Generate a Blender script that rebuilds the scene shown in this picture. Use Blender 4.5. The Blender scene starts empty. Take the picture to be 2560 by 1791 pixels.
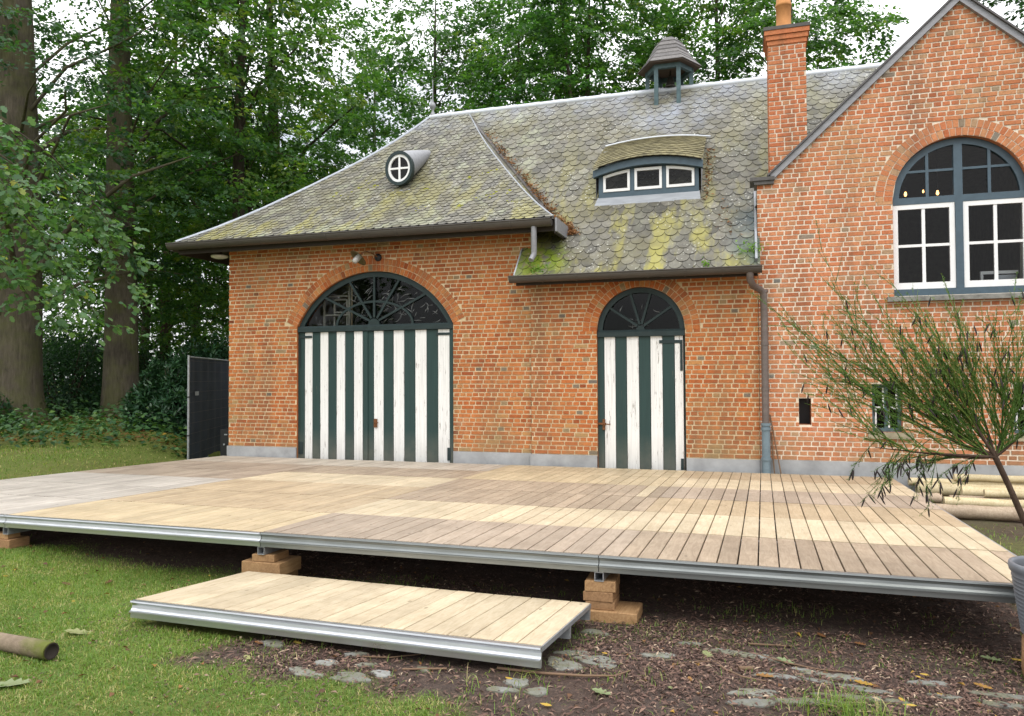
import bpy, math, random
import numpy as np
from mathutils import Vector, Matrix
R_ = math.radians
rng = np.random.default_rng(7)
random.seed(7)
scene = bpy.context.scene
COL = scene.collection

# ------------------------------------------------------------------ camera, sky, sun, exposure
CAM_Z = 1.58
F_PX, YAW, PIT, ROLL = 1913.8, 0.2999, 0.0251, -0.0051
_fw = np.array([-math.sin(YAW) * math.cos(PIT), math.cos(YAW) * math.cos(PIT), math.sin(PIT)])
_r = np.array([math.cos(YAW), math.sin(YAW), 0.0])
_u = np.cross(_r, _fw)
_r2 = _r * math.cos(ROLL) + _u * math.sin(ROLL)
_u2 = -_r * math.sin(ROLL) + _u * math.cos(ROLL)
cam_d = bpy.data.cameras.new("camera")
cam_d.sensor_width = 36.0
cam_d.lens = F_PX / 2560.0 * 36.0
cam_d.clip_start = 0.05
cam_d.clip_end = 2000.0
cam = bpy.data.objects.new("camera", cam_d)
COL.objects.link(cam)
cam.matrix_world = Matrix(((_r2[0], _u2[0], -_fw[0], 0), (_r2[1], _u2[1], -_fw[1], 0), (_r2[2], _u2[2], -_fw[2], CAM_Z), (0, 0, 0, 1)))
scene.camera = cam

SUN_EL, SUN_AZ = 52.0, 150.0      # azimuth clockwise from +Y: behind the viewer, to the right
world = bpy.data.worlds.new("World")
scene.world = world
world.use_nodes = True
wn, wl = world.node_tree.nodes, world.node_tree.links
wn.clear()
w_out = wn.new("ShaderNodeOutputWorld")
w_bg = wn.new("ShaderNodeBackground")
w_bg.inputs["Strength"].default_value = 0.1
w_sky = wn.new("ShaderNodeTexSky")
w_sky.sky_type = 'NISHITA'
w_sky.sun_disc = False
w_sky.sun_elevation = R_(SUN_EL)
w_sky.sun_rotation = R_(SUN_AZ)
w_tc = wn.new("ShaderNodeTexCoord")
w_no = wn.new("ShaderNodeTexNoise")
w_no.inputs["Scale"].default_value = 2.6
w_no.inputs["Detail"].default_value = 7.0
w_no.inputs["Roughness"].default_value = 0.58
w_mp = wn.new("ShaderNodeMapping")
w_mp.inputs["Scale"].default_value = (1, 1, 1.8)
w_rm = wn.new("ShaderNodeValToRGB")
w_rm.color_ramp.elements[0].position = 0.30
w_rm.color_ramp.elements[0].color = (0.25, 0.25, 0.25, 1)
w_rm.color_ramp.elements[1].position = 0.52
w_rm.color_ramp.elements[1].color = (1, 1, 1, 1)
w_mx = wn.new("ShaderNodeMix")
w_mx.data_type = 'RGBA'
w_mx.inputs["B"].default_value = (19.4, 19.5, 20.0, 1)      # thin bright cloud
wl.new(w_tc.outputs["Generated"], w_mp.inputs["Vector"])
wl.new(w_mp.outputs["Vector"], w_no.inputs["Vector"])
wl.new(w_no.outputs["Fac"], w_rm.inputs["Fac"])
w_sp = wn.new("ShaderNodeSeparateXYZ")
w_gr = wn.new("ShaderNodeMapRange")          # an overcast sky is brighter overhead than at the horizon
for k_, v_ in (("From Min", 0.0), ("From Max", 1.0), ("To Min", 0.52), ("To Max", 1.48)):
    w_gr.inputs[k_].default_value = v_
w_ml = wn.new("ShaderNodeVectorMath")
w_ml.operation = 'SCALE'
w_ml.inputs[0].default_value = (19.4, 19.5, 20.0)
wl.new(w_tc.outputs["Generated"], w_sp.inputs[0])
wl.new(w_sp.outputs["Z"], w_gr.inputs["Value"])
wl.new(w_gr.outputs["Result"], w_ml.inputs["Scale"])
wl.new(w_ml.outputs["Vector"], w_mx.inputs["B"])
wl.new(w_rm.outputs["Color"], w_mx.inputs["Factor"])
wl.new(w_sky.outputs["Color"], w_mx.inputs["A"])
wl.new(w_mx.outputs["Result"], w_bg.inputs["Color"])
wl.new(w_bg.outputs["Background"], w_out.inputs["Surface"])

sun_d = bpy.data.lights.new("sun", 'SUN')
sun_d.energy = 1.1
sun_d.angle = R_(22)
sun_d.color = (1.0, 0.96, 0.88)
sun = bpy.data.objects.new("sun", sun_d)
COL.objects.link(sun)
_sd = Vector((math.sin(R_(SUN_AZ)) * math.cos(R_(SUN_EL)), math.cos(R_(SUN_AZ)) * math.cos(R_(SUN_EL)), math.sin(R_(SUN_EL))))
sun.rotation_euler = _sd.to_track_quat('Z', 'Y').to_euler()
sun.location = (0, 0, 40)

scene.view_settings.view_transform = 'Standard'
scene.view_settings.look = 'None'
scene.view_settings.gamma = 1.0
scene.view_settings.use_curve_mapping = False
scene.view_settings.exposure = 0.17
scene.render.engine = 'CYCLES'
scene.cycles.max_bounces = 8
scene.cycles.transparent_max_bounces = 12


def proj(P):
    """picture position (0..2560, 0..1791) and depth of world points; only used to pick which pieces show largest"""
    P = np.asarray(P, float) - np.array([0, 0, CAM_Z])
    d = P @ _fw
    dd = np.where(np.abs(d) < 1e-6, 1e-6, d)
    return 1280 + F_PX * (P @ _r2) / dd, 895.5 - F_PX * (P @ _u2) / dd, d


# ------------------------------------------------------------------ materials
class NT:
    def __init__(self, name):
        self.m = bpy.data.materials.new(name)
        self.m.use_nodes = True
        self.t = self.m.node_tree
        self.n, self.l = self.t.nodes, self.t.links
        self.b = self.n["Principled BSDF"]
        self.out = self.n["Material Output"]
        self._pos = None

    def new(self, k, **kw):
        x = self.n.new(k)
        for a, v in kw.items():
            setattr(x, a, v)
        return x

    def link(self, a, b):
        self.l.new(a, b)

    def pos(self):
        if self._pos is None:
            self._pos = self.new("ShaderNodeNewGeometry").outputs["Position"]
        return self._pos

    def val(self, v):
        x = self.new("ShaderNodeValue")
        x.outputs[0].default_value = v
        return x.outputs[0]

    def math(self, op, a, b=None, clamp=False):
        x = self.new("ShaderNodeMath", operation=op, use_clamp=clamp)
        for i, v in enumerate((a, b)):
            if v is None:
                continue
            if isinstance(v, (int, float)):
                x.inputs[i].default_value = v
            else:
                self.link(v, x.inputs[i])
        return x.outputs[0]

    def mapping(self, vec, scale=(1, 1, 1), loc=(0, 0, 0), rot=(0, 0, 0)):
        x = self.new("ShaderNodeMapping")
        x.inputs["Scale"].default_value = scale
        x.inputs["Location"].default_value = loc
        x.inputs["Rotation"].default_value = rot
        self.link(vec, x.inputs["Vector"])
        return x.outputs[0]

    def noise(self, scale=5, detail=4, rough=0.5, vec=None, dist=0.0):
        x = self.new("ShaderNodeTexNoise")
        x.inputs["Scale"].default_value = scale
        x.inputs["Detail"].default_value = detail
        x.inputs["Roughness"].default_value = rough
        x.inputs["Distortion"].default_value = dist
        self.link(vec if vec is not None else self.pos(), x.inputs["Vector"])
        return x.outputs["Fac"]

    def ramp(self, fac, stops, interp='LINEAR'):
        x = self.new("ShaderNodeValToRGB")
        e = x.color_ramp.elements
        x.color_ramp.interpolation = interp
        while len(e) < len(stops):
            e.new(0.5)
        for el, (p, c) in zip(e, stops):
            el.position = p
            el.color = (c, c, c, 1) if isinstance(c, (int, float)) else (*c[:3], 1)
        self.link(fac, x.inputs["Fac"])
        return x.outputs["Color"]

    def mix(self, fac, a, b, blend='MIX'):
        x = self.new("ShaderNodeMix", data_type='RGBA', blend_type=blend)
        for k, v in (("Factor", fac), ("A", a), ("B", b)):
            if isinstance(v, (int, float)):
                x.inputs[k].default_value = v
            elif isinstance(v, tuple):
                x.inputs[k].default_value = (*v[:3], 1)
            else:
                self.link(v, x.inputs[k])
        return x.outputs["Result"]

    def attr(self, name="tone"):
        return self.new("ShaderNodeAttribute", attribute_name=name).outputs["Fac"]

    def near(self, p, r0, r1):
        """1 within r0 of a point, 0 beyond r1"""
        v = self.new("ShaderNodeVectorMath", operation='DISTANCE')
        self.link(self.pos(), v.inputs[0])
        v.inputs[1].default_value = p
        return self.rng(v.outputs["Value"], r0, r1, 1, 0)

    def rng(self, v, a, b, c, d):
        x = self.new("ShaderNodeMapRange")
        self.link(v, x.inputs["Value"])
        for k, q in zip(("From Min", "From Max", "To Min", "To Max"), (a, b, c, d)):
            x.inputs[k].default_value = q
        return x.outputs["Result"]

    def sep(self, vec=None):
        x = self.new("ShaderNodeSeparateXYZ")
        self.link(vec if vec is not None else self.pos(), x.inputs[0])
        return x.outputs

    def bump(self, h, strength=0.3, dist=0.01):
        x = self.new("ShaderNodeBump")
        x.inputs["Strength"].default_value = strength
        x.inputs["Distance"].default_value = dist
        self.link(h, x.inputs["Height"])
        self.link(x.outputs["Normal"], self.b.inputs["Normal"])

    def set(self, col=None, rough=None, metal=None, spec=None):
        for k, v in (("Base Color", col), ("Roughness", rough), ("Metallic", metal), ("Specular IOR Level", spec)):
            if v is None:
                continue
            if isinstance(v, (int, float)):
                self.b.inputs[k].default_value = v
            elif isinstance(v, tuple):
                self.b.inputs[k].default_value = (*v[:3], 1)
            else:
                self.link(v, self.b.inputs[k])
        return self.m


def simple(name, col, rough=0.6, metal=0.0, spec=0.4, var=0.18, scale=12, bump=0.0, stretch=(1, 1, 1)):
    t = NT(name)
    n = t.noise(scale, 5, 0.6, t.mapping(t.pos(), stretch))
    c = t.ramp(n, [(0.3, tuple(x * (1 - var) for x in col)), (0.7, tuple(min(1, x * (1 + var)) for x in col))])
    if bump:
        t.bump(n, bump)
    return t.set(c, rough, metal, spec)


def brick_mat(name, stops, mortarish):
    t = NT(name)
    tone = t.attr()
    c = t.ramp(tone, stops)
    n1 = t.noise(38, 6, 0.65)
    c = t.mix(1.0, c, t.ramp(n1, [(0.25, 0.66), (0.5, 1.0), (0.75, 1.25)]), 'MULTIPLY')
    n2 = t.noise(1.1, 5, 0.6)
    c = t.mix(t.ramp(n2, [(0.48, 0.0), (0.72, 0.32)]), c, (0.30, 0.22, 0.10))           # olive weathering
    n3 = t.noise(2.3, 6, 0.7, t.mapping(t.pos(), (1, 1, 1.4), (7, 3, 1)))
    c = t.mix(t.ramp(n3, [(0.60, 0.0), (0.78, 0.45)]), c, mortarish)                    # lime bloom
    n4 = t.noise(1.0, 5, 0.65, t.mapping(t.pos(), (3.2, 3.2, 0.35), (2, 0, 4)))
    c = t.mix(t.ramp(n4, [(0.48, 0.0), (0.68, 0.5)]), c, (0.13, 0.085, 0.055))
    z_ = t.sep()[2]
    c = t.mix(t.math('MULTIPLY', t.rng(z_, 0.43, 0.95, 0.5, 0.0), t.ramp(t.noise(3.0, 5, 0.7), [(0.35, 0), (0.6, 1)])), c, (0.20, 0.17, 0.10))
    t.bump(t.noise(90, 6, 0.7), 0.5, 0.006)
    return t.set(c, 0.9, 0, 0.15)


M = {}
M['brick'] = brick_mat('orange_brick', [(0.0, (0.19, 0.052, 0.022)), (0.2, (0.33, 0.085, 0.028)), (0.45, (0.44, 0.135, 0.042)),
                                        (0.7, (0.48, 0.18, 0.06)), (0.86, (0.46, 0.24, 0.09)), (0.96, (0.33, 0.22, 0.11)), (1.0, (0.15, 0.13, 0.11))], (0.5, 0.40, 0.26))
M['brick_pink'] = brick_mat('pink_brick', [(0.0, (0.26, 0.082, 0.040)), (0.2, (0.42, 0.132, 0.058)), (0.45, (0.51, 0.182, 0.084)),
                                           (0.7, (0.55, 0.235, 0.115)), (0.85, (0.51, 0.27, 0.14)), (0.96, (0.35, 0.25, 0.165)), (1.0, (0.19, 0.18, 0.16))], (0.58, 0.46, 0.36))


def mortar_mat(name, a, b):
    t = NT(name)
    n = t.noise(9, 6, 0.65)
    c = t.ramp(n, [(0.3, a), (0.7, b)])
    n2 = t.noise(1.1, 5, 0.6)
    c = t.mix(t.ramp(n2, [(0.45, 0.0), (0.75, 0.45)]), c, (0.36, 0.27, 0.13))
    t.bump(t.noise(120, 4, 0.7), 0.6, 0.004)
    return t.set(c, 0.95, 0, 0.1)


M['mortar'] = mortar_mat('warm_mortar', (0.52, 0.40, 0.235), (0.72, 0.59, 0.40))
M['mortar_pale'] = mortar_mat('pale_mortar', (0.68, 0.58, 0.45), (0.86, 0.78, 0.65))


def slate_mat():
    t = NT('lichened_slate')
    x, y, z = t.sep()
    tone = t.attr()
    c = t.ramp(tone, [(0.0, (0.082, 0.078, 0.064)), (0.5, (0.135, 0.127, 0.102)), (1.0, (0.205, 0.194, 0.155))])
    n = t.noise(14, 6, 0.7)
    c = t.mix(1.0, c, t.ramp(n, [(0.25, 0.6), (0.55, 1.0), (0.8, 1.4)]), 'MULTIPLY')
    # clean bluish slate below the zinc and the bell turret
    clean = t.math('MULTIPLY', t.math('MAXIMUM', t.near((-1.3, 13.7, 6.3), 0.35, 1.15), t.rng(z, 6.25, 6.75, 0, 0.8)), t.ramp(t.noise(2.2, 4, 0.6), [(0.35, 0.2), (0.6, 1.0)]))
    c = t.mix(clean, c, (0.27, 0.29, 0.335))
    clean2 = t.math('MULTIPLY', t.math('MULTIPLY', t.rng(x, -0.35, 0.05, 0, 1), t.rng(z, 3.9, 4.6, 1, 0)), t.ramp(t.noise(3, 4, 0.6), [(0.4, 0), (0.55, 1)]))
    c = t.mix(clean2, c, (0.09, 0.115, 0.12))
    # yellow and green lichen running down the slope in streaks
    st = t.noise(1.0, 5, 0.62, t.mapping(t.pos(), (2.6, 0.7, 0.7), (3, 0, 0)))
    low = t.rng(z, 3.2, 5.6, 1.0, 0.15)
    c = t.mix(t.math('MULTIPLY', t.ramp(st, [(0.50, 0.0), (0.60, 0.72)]), low), c, (0.34, 0.31, 0.055))
    st2 = t.noise(2.0, 6, 0.7, t.mapping(t.pos(), (1.4, 0.9, 0.9), (13, 5, 2)))
    c = t.mix(t.math('MULTIPLY', t.ramp(st2, [(0.52, 0.0), (0.66, 0.6)]), t.rng(x, -3.2, -3.6, 0.25, 1)), c, (0.36, 0.38, 0.25))
    # two stained runs below the round window
    run = t.math('MULTIPLY', t.math('MULTIPLY', t.rng(t.math('ABSOLUTE', t.math('SUBTRACT', x, t.math('ADD', -5.75, t.math('MULTIPLY', t.math('SUBTRACT', y, 12.0), 0.02)))), 0.10, 0.24, 1, 0), t.rng(z, 4.76, 4.8, 1, 0)),
                 t.ramp(t.noise(6, 3, 0.5), [(0.35, 0.3), (0.6, 1.0)]))
    c = t.mix(t.math('MULTIPLY', run, 0.75), c, (0.22, 0.20, 0.055))
    # pale round lichen spots, bright moss
    ol = t.noise(1.5, 6, 0.7, t.mapping(t.pos(), (1, 1, 1), (21, 2, 9)))
    c = t.mix(t.ramp(ol, [(0.46, 0.0), (0.62, 0.5)]), c, (0.13, 0.115, 0.045))
    vo = t.new("ShaderNodeTexVoronoi")
    vo.inputs["Scale"].default_value = 17
    t.link(t.pos(), vo.inputs["Vector"])
    spot = t.math('MULTIPLY', t.ramp(vo.outputs["Distance"], [(0.16, 1), (0.26, 0)]), t.ramp(t.noise(1.6, 5, 0.7), [(0.46, 0), (0.6, 0.85)]))
    c = t.mix(spot, c, (0.50, 0.50, 0.44))
    moss = t.math('MULTIPLY', t.near((-2.95, 10.95, 3.3), 0.2, 0.55), t.ramp(t.noise(7, 4, 0.6), [(0.4, 0), (0.52, 1)]))
    c = t.mix(moss, c, (0.17, 0.23, 0.02))
    moss2 = t.near((0.15, 10.95, 3.3), 0.1, 0.4)
    c = t.mix(t.math('MULTIPLY', moss2, 0.7), c, (0.06, 0.10, 0.05))
    t.bump(t.noise(60, 5, 0.7), 0.35, 0.004)
    return t.set(c, 0.62, 0, 0.35)


M['slate'] = slate_mat()
M['slate_edge'] = simple('slate_edge_shade', (0.032, 0.032, 0.030), 0.8, 0, 0.2, 0.3, 20)  # broken stone rim, coloured darker for shadow outlines between slates
M['slate_mossy'] = simple('mossy_slate', (0.17, 0.15, 0.08), 0.8, 0, 0.2, 0.5, 7, 0.4)


def wood_mat(name, dark, mid, lite, rough=0.55):
    t = NT(name)
    tone = t.attr()
    oi = t.new("ShaderNodeObjectInfo").outputs["Random"]
    off = t.math('ADD', t.math('MULTIPLY', tone, 37.0), t.math('MULTIPLY', oi, 91.0))
    cv = t.new("ShaderNodeCombineXYZ")
    t.link(off, cv.inputs[0])
    t.link(off, cv.inputs[2])
    ad = t.new("ShaderNodeVectorMath", operation='ADD')
    t.link(t.pos(), ad.inputs[0])
    t.link(cv.outputs[0], ad.inputs[1])
    g = t.noise(7, 6, 0.65, t.mapping(ad.outputs[0], (4.5, 0.55, 4.5)), 1.6)
    c = t.ramp(g, [(0.28, dark), (0.5, mid), (0.72, lite)])
    c = t.mix(1.0, c, t.ramp(t.math('FRACT', t.math('ADD', t.math('MULTIPLY', tone, 7.3), oi)), [(0.0, 0.86), (0.5, 1.0), (1.0, 1.10)]), 'MULTIPLY')
    kn = t.new("ShaderNodeTexVoronoi")
    kn.inputs["Scale"].default_value = 4.2
    t.link(t.mapping(ad.outputs[0], (1.6, 0.8, 1)), kn.inputs["Vector"])
    c = t.mix(t.ramp(kn.outputs["Distance"], [(0.045, 0.75), (0.085, 0.0)]), c, tuple(v * 0.32 for v in dark))
    d = t.noise(2.1, 6, 0.7)
    c = t.mix(t.ramp(d, [(0.42, 0.0), (0.70, 0.5)]), c, tuple(v * 0.6 for v in dark))
    d2 = t.noise(55, 4, 0.7)
    c = t.mix(t.ramp(d2, [(0.62, 0.0), (0.72, 0.4)]), c, tuple(v * 0.5 for v in dark))
    c = t.mix(1.0, c, (0.90, 0.90, 0.90), 'MULTIPLY')
    t.bump(g, 0.25, 0.004)
    return t.set(c, rough, 0, 0.35)


M['w_cream'] = wood_mat('cream_pine', (0.47, 0.37, 0.235), (0.585, 0.48, 0.325), (0.65, 0.55, 0.395))
M['w_yellow'] = wood_mat('yellow_pine', (0.43, 0.33, 0.195), (0.53, 0.42, 0.265), (0.60, 0.49, 0.325))
M['w_tan'] = wood_mat('tan_pine', (0.37, 0.275, 0.165), (0.47, 0.36, 0.23), (0.54, 0.43, 0.29))
M['w_brown'] = wood_mat('weathered_brown_pine', (0.28, 0.21, 0.145), (0.385, 0.298, 0.21), (0.465, 0.37, 0.27))
M['w_grey'] = wood_mat('grey_brown_pine', (0.31, 0.24, 0.175), (0.40, 0.318, 0.24), (0.47, 0.385, 0.30))
M['w_silver'] = wood_mat('silvered_pine', (0.42, 0.37, 0.315), (0.50, 0.45, 0.39), (0.57, 0.52, 0.455), 0.55)
M['w_beige'] = wood_mat('beige_pine', (0.44, 0.37, 0.29), (0.53, 0.46, 0.37), (0.60, 0.53, 0.44))
M['timber'] = wood_mat('sawn_timber', (0.26, 0.145, 0.065), (0.41, 0.24, 0.11), (0.52, 0.33, 0.165), 0.75)
M['timber_old'] = wood_mat('old_timber', (0.20, 0.11, 0.05), (0.30, 0.17, 0.08), (0.38, 0.22, 0.11), 0.75)
M['pole'] = wood_mat('peeled_pole', (0.48, 0.37, 0.20), (0.62, 0.52, 0.31), (0.70, 0.61, 0.42), 0.6)
M['pole_old'] = wood_mat('aged_pole', (0.30, 0.22, 0.15), (0.44, 0.34, 0.24), (0.55, 0.45, 0.33), 0.7)


def metal_mat(name, col, rough, metal, dirt=0.3):
    t = NT(name)
    n = t.noise(6, 6, 0.65, t.mapping(t.pos(), (0.5, 3, 3)))
    c = t.ramp(n, [(0.3, tuple(v * (1 - dirt) for v in col)), (0.7, col)])
    t.set(c, None, metal, 0.5)
    t.link(t.rng(n, 0.3, 0.7, rough + 0.12, rough), t.b.inputs["Roughness"])
    return t.m


M['alu'] = metal_mat('aluminium_rail', (0.62, 0.64, 0.66), 0.27, 0.95, 0.2)
M['alu_dark'] = metal_mat('dull_aluminium_rail', (0.30, 0.32, 0.315), 0.36, 0.8, 0.3)
M['steel'] = metal_mat('galvanised_steel', (0.42, 0.44, 0.46), 0.45, 0.7, 0.35)
M['zinc'] = metal_mat('pale_zinc', (0.60, 0.63, 0.67), 0.48, 0.25, 0.18)
M['zinc_mid'] = metal_mat('weathered_zinc', (0.40, 0.43, 0.48), 0.5, 0.3, 0.25)
M['zinc_dark'] = metal_mat('grey_zinc', (0.30, 0.305, 0.32), 0.5, 0.3, 0.25)
M['gutter'] = metal_mat('brown_gutter', (0.085, 0.075, 0.065), 0.45, 0.2, 0.3)
M['copper'] = metal_mat('brown_copper_pipe', (0.165, 0.135, 0.12), 0.45, 0.25, 0.3)
M['castiron'] = metal_mat('blue_grey_cast_iron', (0.17, 0.235, 0.27), 0.5, 0.1, 0.3)
M['black'] = simple('black_paint', (0.012, 0.012, 0.014), 0.45)
M['iron'] = simple('dark_iron', (0.02, 0.035, 0.035), 0.5, 0.2)
M['rust'] = simple('rusty_iron', (0.16, 0.07, 0.03), 0.8, 0.1, 0.2, 0.5, 60)
M['dark_wood'] = simple('dark_soffit_wood', (0.03, 0.022, 0.016), 0.7)
M['plinth'] = simple('grey_cement_plinth', (0.33, 0.335, 0.335), 0.85, 0, 0.2, 0.22, 3.5, 0.3)
M['stone_sill'] = simple('weathered_stone', (0.21, 0.205, 0.185), 0.85, 0, 0.2, 0.4, 9, 0.3)
M['blue_paint'] = simple('blue_grey_paint', (0.062, 0.098, 0.125), 0.45, 0, 0.4, 0.12, 14)
M['turret_paint'] = simple('faded_blue_paint', (0.075, 0.120, 0.130), 0.55, 0, 0.3, 0.25, 14)
M['white_paint'] = simple('white_gloss_paint', (0.80, 0.80, 0.79), 0.4, 0, 0.4, 0.04, 8)
M['old_white'] = simple('dusty_old_paint', (0.40, 0.39, 0.34), 0.8, 0, 0.2, 0.25, 8)
M['terracotta'] = simple('terracotta', (0.50, 0.23, 0.085), 0.75, 0, 0.2, 0.2, 9)
M['pot'] = simple('grey_ribbed_plastic', (0.15, 0.16, 0.178), 0.45, 0, 0.4, 0.12, 8)
M['olive'] = simple('olive_enamel', (0.085, 0.07, 0.03), 0.35)
M['milk'] = simple('milk_glass', (0.72, 0.70, 0.66), 0.25)
M['dirtyglass'] = simple('dusty_jar_glass', (0.40, 0.39, 0.36), 0.15, 0, 0.6, 0.25, 40)
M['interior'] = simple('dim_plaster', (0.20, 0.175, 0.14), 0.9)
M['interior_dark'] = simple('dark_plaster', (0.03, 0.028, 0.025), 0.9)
M['curtain'] = simple('pale_curtain', (0.5, 0.47, 0.4), 0.9)
M['web'] = simple('dusty_cobweb', (0.52, 0.52, 0.50), 0.95, 0, 0.1)
M['screen'] = simple('blue_black_screen_cloth', (0.030, 0.040, 0.062), 0.75, 0, 0.3, 0.25, 3)
M['case'] = simple('black_case', (0.010, 0.010, 0.012), 0.4)
M['lead'] = metal_mat('lead_sheet', (0.33, 0.35, 0.375), 0.55, 0.2, 0.25)
M['bronze'] = simple('dull_bronze', (0.06, 0.055, 0.045), 0.45, 0.6)
M['stained'] = simple('brown_stained_wood', (0.075, 0.05, 0.035), 0.7)


def paint_mat(name, col, wood, chips):
    t = NT(name)
    x, y, z = t.sep()
    n = t.noise(1.0, 7, 0.72, t.mapping(t.pos(), (34, 34, 3.2)))
    n2 = t.noise(2.4, 3, 0.5)
    mask = t.math('MULTIPLY', t.ramp(n, [(chips, 0), (chips + 0.035, 1)]), t.ramp(n2, [(0.30, 0.15), (0.62, 1)]))
    g = t.noise(1.0, 5, 0.6, t.mapping(t.pos(), (60, 60, 1.5), (5, 0, 0)))
    c = t.mix(1.0, col, t.ramp(g, [(0.3, 0.80), (0.6, 1.0)]), 'MULTIPLY')
    grime = t.math('MULTIPLY', t.rng(z, 0.25, 0.75, 0.5, 0.0), t.noise(5, 4, 0.6))
    c = t.mix(grime, c, (0.30, 0.25, 0.19))
    c = t.mix(mask, c, wood)
    t.bump(t.math('SUBTRACT', g, mask), 0.35, 0.003)
    return t.set(c, 0.5, 0, 0.35)


M['door_white'] = paint_mat('flaking_white_paint', (0.80, 0.80, 0.77), (0.15, 0.115, 0.085), 0.595)
M['door_green'] = paint_mat('dark_green_paint', (0.022, 0.052, 0.048), (0.12, 0.11, 0.09), 0.655)


def glass_mat():
    t = NT('window_glass')
    t.n.remove(t.b)
    tr = t.new("ShaderNodeBsdfTransparent")
    tr.inputs["Color"].default_value = (0.80, 0.82, 0.82, 1)
    gl = t.new("ShaderNodeBsdfGlossy")
    gl.inputs["Roughness"].default_value = 0.03
    gl.inputs["Color"].default_value = (0.8, 0.8, 0.8, 1)
    fr = t.new("ShaderNodeFresnel")
    fr.inputs["IOR"].default_value = 1.35
    mx = t.new("ShaderNodeMixShader")
    t.link(fr.outputs[0], mx.inputs[0])
    t.link(tr.outputs[0], mx.inputs[1])
    t.link(gl.outputs[0], mx.inputs[2])
    t.link(mx.outputs[0], t.out.inputs["Surface"])
    return t.m


M['glass'] = glass_mat()


def emit_mat(name, col, s):
    t = NT(name)
    t.b.inputs["Base Color"].default_value = (*col, 1)
    t.b.inputs["Emission Color"].default_value = (*col, 1)
    t.b.inputs["Emission Strength"].default_value = s
    return t.m


M['bulb'] = emit_mat('glowing_filament', (1.0, 0.50, 0.16), 5.0)


def leaf_mat(name, stops, trans=0.4, rough=0.45, tcol=1.6):
    t = NT(name)
    c = t.ramp(t.attr(), stops)
    t.set(c, rough, 0, 0.35)
    tl = t.new("ShaderNodeBsdfTranslucent")
    t.link(t.mix(1.0, c, (tcol, tcol * 1.15, 0.7), 'MULTIPLY'), tl.inputs["Color"])
    mx = t.new("ShaderNodeMixShader")
    mx.inputs[0].default_value = trans
    t.link(t.b.outputs[0], mx.inputs[1])
    t.link(tl.outputs[0], mx.inputs[2])
    t.link(mx.outputs[0], t.out.inputs["Surface"])
    return t.m


M['leaf'] = leaf_mat('beech_leaf', [(0.0, (0.024, 0.068, 0.026)), (0.5, (0.050, 0.120, 0.034)), (0.85, (0.096, 0.178, 0.037)), (1.0, (0.17, 0.215, 0.04))], 0.45)
M['leaf_dark'] = leaf_mat('dark_leaf', [(0.0, (0.018, 0.050, 0.026)), (0.5, (0.036, 0.088, 0.036)), (1.0, (0.075, 0.135, 0.042))], 0.35)
M['leaf_oak'] = leaf_mat('oak_leaf', [(0.0, (0.040, 0.105, 0.042)), (0.5, (0.075, 0.155, 0.055)), (0.9, (0.12, 0.20, 0.05)), (1.0, (0.30, 0.30, 0.05))], 0.38)
M['leaf_evergreen'] = leaf_mat('glossy_evergreen_leaf', [(0.0, (0.012, 0.040, 0.020)), (0.6, (0.028, 0.075, 0.034)), (1.0, (0.055, 0.12, 0.045))], 0.12, 0.35)
M['ivy'] = leaf_mat('ground_ivy_leaf', [(0.0, (0.020, 0.060, 0.022)), (0.6, (0.048, 0.115, 0.036)), (1.0, (0.10, 0.18, 0.04))], 0.2, 0.4)
M['grass'] = leaf_mat('grass_blade', [(0.0, (0.075, 0.150, 0.022)), (0.5, (0.135, 0.225, 0.034)), (0.8, (0.22, 0.29, 0.055)), (0.92, (0.38, 0.33, 0.13)), (1.0, (0.48, 0.40, 0.21))], 0.3, 0.5)
M['broom'] = leaf_mat('broom_green', [(0.0, (0.040, 0.100, 0.018)), (0.5, (0.085, 0.175, 0.030)), (1.0, (0.19, 0.25, 0.05))], 0.2, 0.5)
M['pod'] = simple('dry_dark_pod', (0.022, 0.015, 0.013), 0.7)
M['weed'] = leaf_mat('bright_weed', [(0.0, (0.10, 0.22, 0.03)), (1.0, (0.22, 0.36, 0.05))], 0.35)
M['dead_leaf'] = leaf_mat('fallen_leaf', [(0.0, (0.10, 0.05, 0.025)), (0.35, (0.24, 0.11, 0.04)), (0.6, (0.44, 0.27, 0.035)), (0.8, (0.52, 0.38, 0.08)), (1.0, (0.21, 0.25, 0.12))], 0.2, 0.6, 1.1)
M['litter'] = leaf_mat('brown_litter', [(0.0, (0.04, 0.023, 0.018)), (0.45, (0.115, 0.066, 0.050)), (0.85, (0.22, 0.135, 0.098)), (1.0, (0.40, 0.30, 0.21))], 0.05, 0.8, 1.0)
M['roof_litter'] = leaf_mat('rusty_roof_litter', [(0.0, (0.10, 0.04, 0.02)), (0.5, (0.27, 0.12, 0.045)), (1.0, (0.42, 0.24, 0.10))], 0.05, 0.8, 1.0)


def bark_mat(name, a, b, moss=0.0, stretch=(9, 9, 1.6)):
    t = NT(name)
    n = t.noise(2.2, 6, 0.7, t.mapping(t.pos(), stretch))
    c = t.ramp(n, [(0.3, a), (0.65, b)])
    n2 = t.noise(1.3, 4, 0.6)
    c = t.mix(t.ramp(n2, [(0.45, 0.0), (0.7, 0.5)]), c, tuple(v * 0.45 for v in a))
    if moss:
        c = t.mix(t.ramp(t.noise(2.0, 5, 0.65), [(0.42, 0.0), (0.6, moss)]), c, (0.10, 0.12, 0.02))
    t.bump(n, 0.6, 0.03)
    return t.set(c, 0.9, 0, 0.15)


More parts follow.
